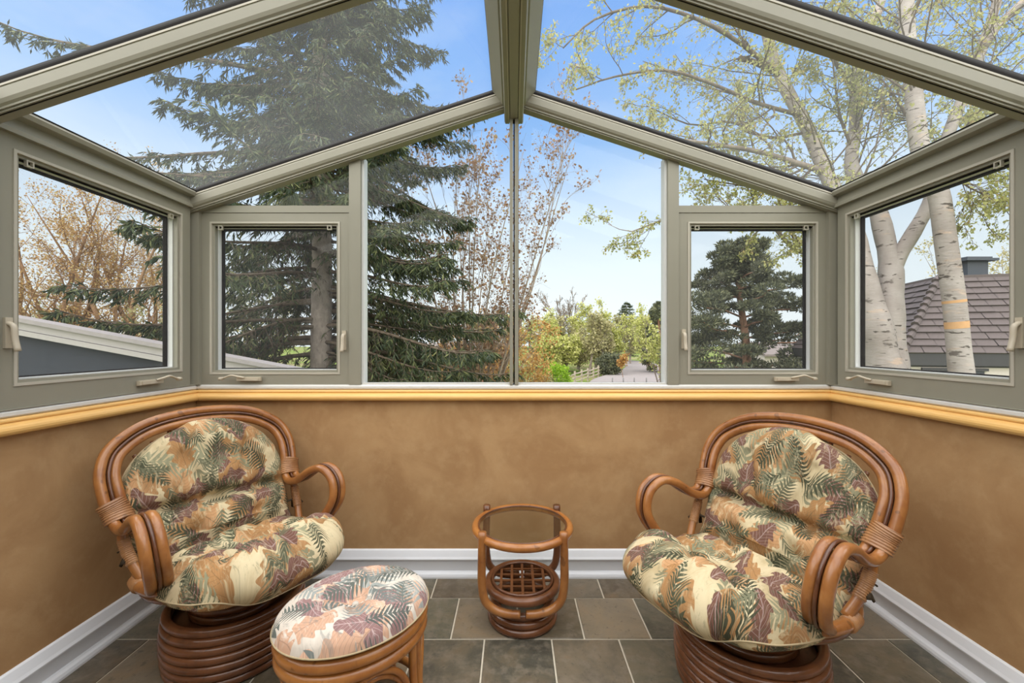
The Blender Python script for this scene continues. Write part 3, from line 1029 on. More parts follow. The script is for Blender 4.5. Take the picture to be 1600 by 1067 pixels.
def make_chair(label):
    t = thing('swivel_chair', label, 'chair', group=None)
    nb = 7
    for i in range(nb):
        r = [.238, .243, .246, .247, .246, .243, .238][i]
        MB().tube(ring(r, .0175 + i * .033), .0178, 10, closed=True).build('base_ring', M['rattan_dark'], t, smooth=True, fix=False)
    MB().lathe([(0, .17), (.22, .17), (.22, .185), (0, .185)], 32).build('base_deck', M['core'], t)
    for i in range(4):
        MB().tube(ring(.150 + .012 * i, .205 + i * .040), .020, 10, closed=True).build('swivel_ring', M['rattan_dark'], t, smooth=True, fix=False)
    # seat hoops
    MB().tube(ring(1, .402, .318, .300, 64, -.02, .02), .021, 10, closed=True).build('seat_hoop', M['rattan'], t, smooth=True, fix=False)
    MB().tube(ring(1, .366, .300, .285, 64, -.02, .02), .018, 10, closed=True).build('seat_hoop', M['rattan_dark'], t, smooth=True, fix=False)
    for x in (-.18, -.09, 0, .09, .18):
        MB().tube(spline([(x, -.27, .395), (x, -.1, .365), (x, .12, .36), (x, .30, .385)], 12), .010, 6).build('seat_slat', M['rattan_dark'], t, smooth=True)
    # paired poles: arms and back in one sweep
    C = spline(FULLC, 150)
    Sx = spline(FULLS, 150)
    # keep the pair's side vector smooth across the top, pointing outwards
    Tg = unit(np.gradient(C, axis=0))
    Sx = unit(Sx - (Sx * Tg).sum(1, keepdims=True) * Tg)
    off = .0225
    MB().tube(C + Sx * off, .0185, 10).build('frame_pole', M['rattan'], t, smooth=True, fix=False)
    MB().tube(C - Sx * off, .0185, 10).build('frame_pole', M['rattan'], t, smooth=True, fix=False)
    Fw = np.cross(Tg, Sx)
    for s in (-1, 1):
        MB().tube(C + Fw * s * .0125, .0062, 6).build('core_cane', M['core'], t, smooth=True, fix=False)
    for s in (-1, 1):
        mir = np.array([s, 1, 1])
        # binding where arm and back meet
        sleeve([np.array(p) * mir for p in ((.332, .170, .618), (.340, .194, .655), (.352, .207, .690))], (s, -.1, -.05), .047, .026, 9, 'cane_binding', t)
        # wrapped post from the binding down to the seat hoop
        post = [np.array(p) * mir for p in ((.332, .150, .600), (.335, .130, .540), (.322, .085, .470), (.305, .045, .415))]
        MB().tube(spline(post, 16), .0165, 10).build('support_post', M['rattan'], t, smooth=True)
        sleeve([np.array(p) * mir for p in ((.335, .135, .555), (.330, .115, .515), (.322, .085, .470))], (s, 0, 0), .0195, .0195, 14, 'cane_binding', t)
        a0 = .25 if s > 0 else math.pi - .25
        for da in (-.12, .42):
            a = a0 + s * da
            c = np.array([.318 * math.cos(a), .02 + .30 * math.sin(a), .402 - .02 * .30 * math.sin(a)])
            tg = np.array([-math.sin(a), math.cos(a), 0])
            sleeve([c - tg * .032, c, c + tg * .032], (0, 0, 1), .0245, .0245, 6, 'cane_binding', t)
    # back spindles
    for i in range(9):
        f = (i - 4) / 4.0
        x = f * .25
        ztop = .932 - .105 * f * f
        ytop = .330 - .02 * f * f
        MB().tube(spline([(x, ytop, ztop), (x * .96, .285, .78), (x * .85, .27, .58), (x * .72, .275, .41)], 14), .0085, 6).build('back_spindle', M['rattan_dark'], t, smooth=True)
    MB().tube(spline([(-.315, .20, .62), (-.2, .285, .61), (0, .31, .605), (.2, .285, .61), (.315, .20, .62)], 24), .012, 8).build('back_rail', M['rattan_dark'], t, smooth=True)
    mb, border = cushion_mesh()
    cu = mb.build('cushion', M['print'], t, smooth=True, fix=False)
    MB().tube(border[::2], .0030, 6, closed=True).build('seam', M['piping'], cu, smooth=True, fix=False)
    for s in (-1, 1):
        mbt = MB()
        c = np.array([s * .315, .12, .50])
        for d in ((s * .03, .012, -.04), (s * .036, -.03, -.02), (s * .02, .03, -.05), (s * .034, .02, .010)):
            d = np.array(d)
            mbt.tube(spline([c - np.array([s * .03, 0, 0]), c, c + d * .6 + (0, 0, .012), c + d], 10), .0055, 5, el=(1.5, .6))
        mbt.build('cushion_tie', M['tie'], cu, smooth=True)
    return t


chair = make_chair('rattan swivel armchair with leaf-print cushion in the left corner, behind the ottoman')
chair.location = (-1.185, 1.798, 0)
chair.rotation_euler = (0, 0, R(59.0))
chair2 = copy_tree(chair)
chair2['label'] = 'rattan swivel armchair with leaf-print cushion at the right, beyond the glass-topped table'
for c_ in (chair, chair2):
    c_['group'] = 'rattan swivel armchairs'
chair2.location = (0.893, 1.605, 0)
chair2.rotation_euler = (0, 0, R(-63.4))

# ------------------------------------------------------------------ ottoman
ot = thing('ottoman', 'oval rattan footstool with faded leaf-print cushion before the left chair', 'footstool', (-.550, 1.455, 0), R(38))
OX, OY = .232, .196
for z, r_, g in ((.335, .022, 1.0), (.292, .022, .99)):
    MB().tube(ring(1, z, OX * g, OY * g, 56), r_, 10, closed=True).build('top_hoop', M['rattan_mid'], ot, smooth=True, fix=False)
MB().lathe([(0, .335), (1, .335), (1, .350), (0, .350)], 40).build('top_deck', M['rattan_dark'], ot).scale = (OX * .96, OY * .96, 1)
MB().tube(ring(1, .065, OX * .93, OY * .93, 56), .014, 8, closed=True).build('floor_hoop', M['rattan_mid'], ot, smooth=True, fix=False)
for a in (45, 135, 225, 315):
    ca, sa = math.cos(R(a)), math.sin(R(a))
    for da in (-5, 5):
        x, y = OX * math.cos(R(a + da)), OY * math.sin(R(a + da))
        MB().tube(spline([(x * .97, y * .97, .30), (x * .98, y * .98, .18), (x * 1.02, y * 1.02, .06), (x * 1.05, y * 1.05, 0)], 12), .0145, 8).build('leg', M['rattan_mid'], ot, smooth=True)
for a0 in (45, 135, 225, 315):
    for g in (.92, .985):
        aa = np.linspace(a0 + 9, a0 + 81, 22)
        h = .045 + (.225 if g > .95 else .20) * np.sin(np.linspace(0, math.pi, 22)) ** .45
        P = np.stack([OX * g * np.cos(np.radians(aa)), OY * g * np.sin(np.radians(aa)), h], 1)
        MB().tube(P, .011, 8).build('arch_brace', M['rattan_mid'], ot, smooth=True)


def ottoman_cushion():
    nr, na = 40, 96
    r = np.linspace(0, 1, nr)
    a = np.linspace(0, 2 * math.pi, na, endpoint=False)
    Rr, A = np.meshgrid(r, a, indexing='ij')
    rx, ry = OX + .022, OY + .022
    bulge = np.sqrt(np.clip(1 - Rr ** 5, 0, 1))
    X = Rr * rx * np.cos(A)
    Y = Rr * ry * np.sin(A)
    dimp = .046 * np.exp(-(X / .075) ** 2 - (Y / .062) ** 2)
    fold = .009 * np.exp(-((Rr - .38) / .22) ** 2) * np.cos(A * 7 + .6 + .4 * np.sin(2 * A))
    top = .374 + bulge * .062 - dimp - fold * (1 - np.exp(-(Rr / .15) ** 2))
    bot = .374 - bulge * .020
    mb = MB()
    idx = np.arange(nr * na).reshape(nr, na)
    nx = np.roll(idx, -1, 1)
    q1 = np.stack([idx[:-1], idx[1:], nx[1:], nx[:-1]], -1).reshape(-1, 4)
    mb.add(np.vstack([np.stack([X, Y, top], -1).reshape(-1, 3), np.stack([X, Y, bot], -1).reshape(-1, 3)]), [q1, q1[:, ::-1] + nr * na])
    uv = np.stack([X + 3.3, Y + 1.2], -1).reshape(-1, 2)
    mb.uv = np.vstack([uv, uv + .21])
    return mb


oc_ = ottoman_cushion().build('cushion', M['print_pale'], ot, smooth=True, fix=False)
MB().tube(ring(1, .373, OX + .0225, OY + .0225, 72), .0028, 6, closed=True).build('seam', M['piping'], oc_, smooth=True, fix=False)
MB().lathe([(0, .397), (.009, .396), (.012, .391), (.009, .384)], 12).build('button', M['print_pale'], oc_, smooth=True)

# ------------------------------------------------------------------ side table
tb = thing('side_table', 'small round rattan side table with glass top and lattice shelf', 'table', (.040, 1.985, 0), 0)
M['tableglass'] = glass_mat('table glass', tint=(0.93, 0.95, 0.93), refl=.10, boost=.6)
RT = .222
MB().tube(ring(RT, .430), .0175, 10, closed=True).build('top_hoop', M['rattan_mid'], tb, smooth=True, fix=False)
MB().lathe([(0, .437), (RT - .012, .437), (RT - .012, .443), (0, .443)], 48).build('glass_top', M['tableglass'], tb)
MB().tube(ring(RT - .016, .442), .004, 6, closed=True).build('glass_rim', M['core'], tb, smooth=True, fix=False)
for sx in (-1, 1):
    for sy in (-1, 1):
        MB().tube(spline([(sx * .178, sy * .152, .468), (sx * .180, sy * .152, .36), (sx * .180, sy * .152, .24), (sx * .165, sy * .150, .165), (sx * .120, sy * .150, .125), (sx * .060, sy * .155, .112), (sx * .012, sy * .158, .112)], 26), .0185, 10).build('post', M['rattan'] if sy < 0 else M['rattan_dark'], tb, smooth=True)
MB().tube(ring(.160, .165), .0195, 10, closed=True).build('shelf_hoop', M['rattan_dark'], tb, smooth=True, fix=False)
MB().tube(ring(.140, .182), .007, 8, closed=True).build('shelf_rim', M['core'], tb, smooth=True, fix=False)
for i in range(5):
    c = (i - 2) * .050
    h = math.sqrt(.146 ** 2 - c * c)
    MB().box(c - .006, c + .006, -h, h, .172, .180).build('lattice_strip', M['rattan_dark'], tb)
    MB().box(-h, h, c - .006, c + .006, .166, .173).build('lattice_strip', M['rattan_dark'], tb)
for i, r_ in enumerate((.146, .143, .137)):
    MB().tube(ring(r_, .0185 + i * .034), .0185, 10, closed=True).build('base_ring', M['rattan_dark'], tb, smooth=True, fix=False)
# ================================================================== outdoors
ZG = -2.30                                    # garden level below the sunroom floor


def bark_mat(name, a, b, scale=6.0, stretch=(1, 1, .25), rough=.9):
    m = Mat(name, rough, .15)
    w = m.coord('World')
    n = m.noise(w, scale, 5, .65, stretch)
    m.color(m.mix(n.smooth(.3, .7), a, b))
    m.bump(n, .5, .03)
    return m.m


def birch_bark():
    m = Mat('birch bark', .75, .2)
    w = m.coord('World')
    n1 = m.noise(w, 2.2, 4, .6)
    c = m.mix(n1.smooth(.3, .7), (.32, .28, .262), (.46, .42, .40))
    c = m.mix(m.noise(w, 3.0, 5, .6, (1, 1, 4.0)).smooth(.58, .72) * .5, c, (.60, .42, .30))
    c = m.mix(m.noise(w, 6.0, 3, .6, (.9, .9, 4.2)).smooth(.625, .655), c, (.10, .085, .075))
    c = m.mix(m.noise(w, 3.4, 4, .65, (1, 1, 2.4)).smooth(.60, .66) * .9, c, (.12, .10, .09))
    m.color(c)
    m.bump(m.noise(w, 16.0, 4, .6, (.8, .8, 3.0)), .4, .02)
    return m.m


M['birch'] = birch_bark()
M['birch_scar'] = plain('dark birch scar', (.085, .070, .060), .9, .1, var=.4, scale=12)
M['birch_band'] = plain('peeled tan bark', (.62, .37, .19), .8, .15, var=.2, scale=25)
M['twig'] = bark_mat('brown twig', (.10, .075, .055), (.20, .16, .12), 12)
M['bark_grey'] = bark_mat('grey bark', (.16, .13, .11), (.32, .27, .23))
M['bark_spruce'] = bark_mat('spruce bark', (.26, .22, .19), (.44, .375, .33), 9, (1, 1, .6))
M['bark_pine'] = bark_mat('pink pine bark', (.25, .14, .09), (.42, .25, .17))
M['bark_copper'] = bark_mat('warm grey bark', (.22, .17, .13), (.38, .31, .25))
M['bark_bronze'] = bark_mat('orange brown bark', (.20, .12, .07), (.34, .21, .13))
M['spruce'] = leaf_mat('spruce needles', [(0, (.024, .040, .024)), (.5, (.060, .084, .042)), (.85, (.120, .145, .058)), (1, (.21, .22, .09))], .6, .15)
M['spruce_dead'] = leaf_mat('old spruce twigs', [(0, (.06, .045, .034)), (1, (.13, .095, .07))], .8, .1)
M['pineleaf'] = leaf_mat('pine needles', [(0, (.055, .066, .046)), (.6, (.125, .138, .085)), (1, (.23, .235, .13))], .6, .15)
M['birchleaf'] = leaf_mat('young birch leaves', [(0, (.28, .29, .09)), (.5, (.46, .47, .17)), (.85, (.62, .61, .28)), (1, (.45, .33, .15))], .6, .5)
M['copperleaf'] = leaf_mat('copper buds', [(0, (.19, .10, .060)), (.6, (.34, .20, .12)), (1, (.46, .35, .20))], .6, .3)
M['bronzeleaf'] = leaf_mat('bronze young leaves', [(0, (.31, .175, .07)), (.6, (.52, .33, .14)), (1, (.58, .48, .24))], .6, .3)
M['limeleaf'] = leaf_mat('lime young leaves', [(0, (.32, .35, .09)), (.6, (.52, .53, .17)), (1, (.64, .62, .28))], .6, .35)
M['oliveleaf'] = leaf_mat('olive young leaves', [(0, (.24, .23, .11)), (.6, (.40, .37, .18)), (1, (.50, .45, .25))], .6, .3)
M['paleleaf'] = leaf_mat('pale young leaves', [(0, (.40, .36, .17)), (1, (.62, .56, .32))], .6, .35)
M['brightleaf'] = leaf_mat('bright green leaves', [(0, (.16, .30, .02)), (.6, (.32, .50, .04)), (1, (.48, .62, .08))], .6, .35)
M['hazel'] = leaf_mat('orange shrub leaves', [(0, (.36, .17, .05)), (.6, (.52, .29, .09)), (1, (.56, .42, .16))], .6, .3)


def stem(ctrl, r0, r1, n=24, power=1.0):
    P = spline(ctrl, n)
    t = np.linspace(0, 1, n) ** power
    return P, r0 + (r1 - r0) * t


def resample(P, Rr, n):
    t = np.linspace(0, len(P) - 1, n)
    i = np.arange(len(P))
    return np.stack([np.interp(t, i, P[:, k]) for k in range(3)], 1), np.interp(t, i, Rr)


def sprout(rng, P, Rr, c, t0, t1, length, spread, up, rf=.55, n=6, wig=.12, bend=0.0, rmin=.002, taper=.25, sp_var=.3, absolute=False):
    """c side branches on every parent path, vectorised; length is a factor of the parent's length or metres"""
    P = np.asarray(P)
    Rr = np.asarray(Rr)
    m, pn, _ = P.shape
    t = rng.uniform(t0, t1, (m, c)) * (pn - 1)
    i = np.minimum(t.astype(int), pn - 2)
    f = (t - i)[..., None]
    ar = np.arange(m)[:, None]
    pos = P[ar, i] * (1 - f) + P[ar, i + 1] * f
    rad = Rr[ar, i] * (1 - f[..., 0]) + Rr[ar, i + 1] * f[..., 0]
    T = unit(P[ar, i + 1] - P[ar, i])
    plen = np.linalg.norm(np.diff(P, axis=1), axis=2).sum(1)[:, None]
    perp = rng.normal(size=(m, c, 3))
    perp = unit(perp - (perp * T).sum(-1, keepdims=True) * T)
    a = (spread * (1 + sp_var * rng.normal(size=(m, c))))[..., None]
    D = unit(T * np.cos(a) + perp * np.sin(a) + np.array([0, 0, up]))
    Ls = (length if absolute else length * plen) * rng.uniform(.6, 1.15, (m, c)) * (1.1 - .5 * t / (pn - 1))
    D = D.reshape(-1, 3)
    pos = pos.reshape(-1, 3)
    Ls = Ls.reshape(-1)
    k = len(pos)
    out = np.zeros((k, n, 3))
    out[:, 0] = pos
    d = D
    for j in range(1, n):
        d = unit(d + rng.normal(size=(k, 3)) * wig + np.array([0, 0, bend]))
        out[:, j] = out[:, j - 1] + d * (Ls / (n - 1))[:, None]
    r0 = np.maximum(rad.reshape(-1) * rf, rmin)
    rr = r0[:, None] * np.linspace(1, taper, n)[None]
    return out, np.maximum(rr, rmin * .7)


def leaf_on(rng, mb, P, per, L, W, spread=.06, t0=.2, droop=.0):
    """per leaves along each twig"""
    P = np.asarray(P)
    m, pn, _ = P.shape
    t = rng.uniform(t0, 1, (m, per)) * (pn - 1)
    i = np.minimum(t.astype(int), pn - 2)
    f = (t - i)[..., None]
    ar = np.arange(m)[:, None]
    pos = (P[ar, i] * (1 - f) + P[ar, i + 1] * f).reshape(-1, 3)
    k = len(pos)
    pos = pos + rng.normal(size=(k, 3)) * spread
    D = rng.normal(size=(k, 3)) + np.array([0, 0, -droop])
    N = rng.normal(size=(k, 3))
    s = rng.uniform(.6, 1.25, k)
    mb.leaves(pos, D, N, L * s, W * s)
    return mb


def stack(paths, n):
    a = [resample(p, r, n) for p, r in paths]
    return np.array([x[0] for x in a]), np.array([x[1] for x in a])


def finish_tree(t, bark, branches, leaf_mb, leafm, base):
    """branch arrays in world space -> parts of tree t at base"""
    off = -np.asarray(base)
    mb = MB()
    for P, Rr, k in branches:
        mb.cheap_tubes(P + off, Rr, k)
    if mb.n:
        mb.build('branches', bark, t, smooth=True, fix=False, kind='stuff')
    if leaf_mb is not None and leaf_mb.n:
        leaf_mb.v = [v + off for v in leaf_mb.v]
        leaf_mb.build('foliage', leafm, t, fix=False, kind='stuff')


# ------------------------------------------------------------------ ground
def ground_mat():
    m = Mat('spring lawn', .95, .1)
    w = m.coord('World')
    n = m.noise(w, .25, 5, .6)
    n2 = m.noise(w, 3.0, 4, .6)
    c = m.mix(n.smooth(.42, .62), (.13, .20, .035), (.22, .19, .10))
    c = m.mix(n2.smooth(.4, .7) * .5, c, (.26, .33, .07))
    m.color(c)
    m.bump(m.noise(w, 40.0, 3, .6), .6, .05)
    return m.m


M['lawn'] = ground_mat()
M['road'] = plain('pale asphalt', (.26, .235, .23), .95, .1, var=.12, scale=1.5)
gx = np.linspace(-160, 160, 81)
gy = np.linspace(-40, 320, 81)
GX, GY = np.meshgrid(gx, gy)
GZ = ZG + .12 * np.sin(GX * .11) * np.cos(GY * .09)
gi = np.arange(81 * 81).reshape(81, 81)
gmb = MB().add(np.stack([GX, GY, GZ], -1), [np.stack([gi[:-1, :-1], gi[:-1, 1:], gi[1:, 1:], gi[1:, :-1]], -1).reshape(-1, 4)])
gmb.build('ground', M['lawn'], smooth=True, fix=False, kind='structure', label='spring lawn around the sunroom')
MB().box(-1.95, 1.95, YR - .2, YB + .15, ZG - .3, -.12).build('foundation', M['siding'], kind='structure', label='sunroom foundation')


def ground_at(px, py):
    d = (EYE - ZG) * FPX / (py - CY)
    return np.array([(px - CX) * d / FPX, d, ZG])


# road: runs from the lower right of the middle window up and away
def road_strip():
    L_ = [ground_at(900, 640), ground_at(925, 597), ground_at(965, 583), ground_at(978, 573), ground_at(962, 566), ground_at(940, 562)]
    R_ = [ground_at(1130, 640), ground_at(1075, 597), ground_at(1052, 583), ground_at(1035, 573), ground_at(1000, 566), ground_at(960, 562)]
    Lp, Rp = spline(L_, 40), spline(R_, 40)
    z = np.array([0, 0, .20])
    lo = np.array([0, 0, -.25])
    v = np.vstack([Lp + z, Rp + z, Lp + lo, Rp + lo])
    q = []
    for i in range(39):
        q += [[i, 40 + i, 41 + i, i + 1], [i, i + 1, 81 + i, 80 + i], [40 + i, 120 + i, 121 + i, 41 + i]]
    return MB().add(v, [q])


road_strip().build('road', M['road'], kind='structure', label='pale road curving away past the split-rail fence')

# ------------------------------------------------------------------ big spruce
def spruce(name, label, base, H, rbase, rtrunk, seed, zlo=1.0, step=.30, nper=5, shoot=.20, dens=1.0, droop=1.0, shape=.75, group=None, dead=True, biglens=None, bare_front=None):
    rng = np.random.default_rng(seed)
    base = np.asarray(base, float)
    t = thing(name, label, 'tree', base, group=group)
    P = spline([(0, 0, -.2), (.03, .02, H * .4), (-.03, 0, H * .75), (0, 0, H)], 30)
    rr = rtrunk * (1 - np.linspace(0, 1, 30)) ** .8 + .012
    rr[:2] *= 1.25
    MB().tube(P, rr, 12).build('trunk', M['bark_spruce'], t, smooth=True)
    zs, azs, Ls = [], [], []
    z = zlo
    while z < H - .3:
        for k in range(nper):
            zs.append(z + rng.uniform(-.12, .12))
            az_ = rng.uniform(0, 2 * math.pi)
            if bare_front and z < bare_front and abs(az_ - R(292)) < R(48):
                az_ += R(130)
            azs.append(az_)
            Ls.append(max(.25, rbase * ((H - z) / (H - zlo)) ** shape * rng.uniform(.72, 1.08)))
        z += step * rng.uniform(.8, 1.2) * (1.9 if z > 11.5 else 1.0)
    zs, azs, Ls = map(np.array, (zs, azs, Ls))
    if biglens:
        for (bz, ba, bl) in biglens:
            zs = np.append(zs, bz); azs = np.append(azs, ba); Ls = np.append(Ls, bl)
    m = len(zs)
    nn = 14
    u = np.linspace(0, 1, nn)[None, :]
    rise = rng.uniform(.02, .14, (m, 1))
    sag = rng.uniform(.22, .42, (m, 1)) * droop * np.interp(zs, [zlo, zlo + 2.5], [1.25, 1.0])[:, None]
    rad = u * Ls[:, None]
    zz = zs[:, None] + Ls[:, None] * (rise * u - sag * u ** 1.7 + .16 * droop * u ** 5)
    az = azs[:, None] + rng.normal(size=(m, 1)) * .12 * u
    B = np.stack([rad * np.cos(az), rad * np.sin(az), zz], -1)
    br = np.maximum(.006, (.010 + .010 * Ls[:, None]) * (1 - .85 * u))
    mb = MB()
    mb.cheap_tubes(B, br, 5)
    # side branchlets, flat sprays
    sec, secr = [], []
    leaves = MB()
    lo = MB()
    per = max(4, int(26 * dens))
    ts = np.linspace(.14, 1.0, per)
    for sd in (-1, 1):
        tt = np.clip(ts[None, :] + rng.uniform(-.02, .02, (m, per)), 0, 1) * (nn - 1)
        i = np.minimum(tt.astype(int), nn - 2)
        f = (tt - i)[..., None]
        ar = np.arange(m)[:, None]
        pos = B[ar, i] * (1 - f) + B[ar, i + 1] * f
        T = unit(B[ar, i + 1] - B[ar, i])
        side = unit(np.cross(T, np.array([0, 0, 1.0]))) * sd
        ang = rng.uniform(.5, 1.05, (m, per, 1))
        D = unit(T * np.cos(ang) + side * np.sin(ang) + np.array([0, 0, -.16 * droop]) + rng.normal(size=(m, per, 3)) * .12)
        ln = np.minimum(Ls[:, None] * .30, .75) * (1.08 - .85 * (tt / (nn - 1))) * rng.uniform(.6, 1.1, (m, per)) + .08
        n3 = 6
        path = np.zeros((m, per, n3, 3))
        path[:, :, 0] = pos
        d = D
        for j in range(1, n3):
            d = unit(d + np.array([0, 0, -.13 * droop]) + rng.normal(size=d.shape) * .06)
            path[:, :, j] = path[:, :, j - 1] + d * (ln / (n3 - 1))[..., None]
        path = path.reshape(-1, n3, 3)
        sec.append(path[:, [0, 2, 5]])
        secr.append(np.repeat(np.array([[.006, .005, .002]]), len(path), 0))
        # shoots covered in needles
        q = max(3, int(12 * dens))
        for (tgt, share) in ((leaves, 1.0),):
            t2 = rng.uniform(.05, 1, (len(path), q)) * (n3 - 1)
            i2 = np.minimum(t2.astype(int), n3 - 2)
            f2 = (t2 - i2)[..., None]
            ar2 = np.arange(len(path))[:, None]
            p2 = (path[ar2, i2] * (1 - f2) + path[ar2, i2 + 1] * f2).reshape(-1, 3)
            T2 = unit(path[ar2, i2 + 1] - path[ar2, i2]).reshape(-1, 3)
            sd2 = unit(np.cross(T2, np.array([0, 0, 1.0]))) * rng.choice([-1, 1], (len(p2), 1))
            D2 = T2 * .7 + sd2 * rng.uniform(.1, .9, (len(p2), 1)) + np.array([0, 0, -.75 * droop]) * rng.uniform(.2, 1.3, (len(p2), 1)) + rng.normal(size=(len(p2), 3)) * .18
            N2 = rng.normal(size=(len(p2), 3))
            sl = shoot * rng.uniform(.5, 1.2, len(p2))
            # older inner growth is brown and sparse
            rr_ = np.hypot(p2[:, 0], p2[:, 1])
            lim = np.interp(p2[:, 2], [zlo, H], [rbase, .1])
            inner = (rr_ < .45 * lim) & (rng.uniform(size=len(p2)) < .55) & dead
            g = ~inner
            leaves.leaves(p2[g], D2[g], N2[g], sl[g], shoot * .15)
            leaves.leaves(p2[g], D2[g] + rng.normal(size=(g.sum(), 3)) * .3, np.cross(unit(D2[g]), N2[g]), sl[g] * .9, shoot * .16)
            lo.leaves(p2[inner], D2[inner], N2[inner], sl[inner] * .8, shoot * .07)
    # needles along the boughs themselves
    qn = int(70 * dens)
    t2 = rng.uniform(.15, 1, (m, qn)) * (nn - 1)
    i2 = np.minimum(t2.astype(int), nn - 2)
    f2 = (t2 - i2)[..., None]
    ar = np.arange(m)[:, None]
    p2 = (B[ar, i2] * (1 - f2) + B[ar, i2 + 1] * f2).reshape(-1, 3)
    T2 = unit(B[ar, i2 + 1] - B[ar, i2]).reshape(-1, 3)
    D2 = T2 * .5 + rng.normal(size=p2.shape) * .5 + np.array([0, 0, -.7 * droop]) * rng.uniform(-.5, 1.3, (len(p2), 1))
    leaves.leaves(p2, D2, rng.normal(size=p2.shape), shoot * rng.uniform(.5, 1.3, len(p2)), shoot * .17)
    mb.cheap_tubes(np.concatenate(sec), np.concatenate(secr), 3)
    mb.build('branches', M['twig'], t, smooth=True, fix=False, kind='stuff')
    leaves.build('needles', M['spruce'], t, fix=False, kind='stuff')
    if lo.n:
        lo.build('old_twigs', M['spruce_dead'], t, fix=False, kind='stuff')
    return t


sb = at(500, 540, 8.2)
spruce('spruce_tree', 'tall dark spruce with drooping boughs filling the left half of the view', (sb[0], sb[1], ZG), 17.0, 3.75, .215, 7, zlo=3.0, step=.32, nper=6, shoot=.155, dens=1.08, shape=.62,
       biglens=[(7.2, R(200), 4.4), (8.6, R(212), 4.6), (3.0, R(8), 3.6), (3.3, R(350), 3.7), (3.1, R(25), 3.5), (3.5, R(0), 3.9), (2.7, R(14), 3.2), (3.9, R(340), 3.7), (3.6, R(330), 3.2), (4.2, R(20), 3.8), (4.5, R(355), 3.9), (3.8, R(45), 3.4), (2.5, R(350), 2.9), (4.0, R(10), 2.6), (3.4, R(335), 2.4), (4.6, R(345), 3.0), (2.9, R(40), 3.0), (3.2, R(65), 2.8), (3.5, R(55), 3.2)], bare_front=4.9)

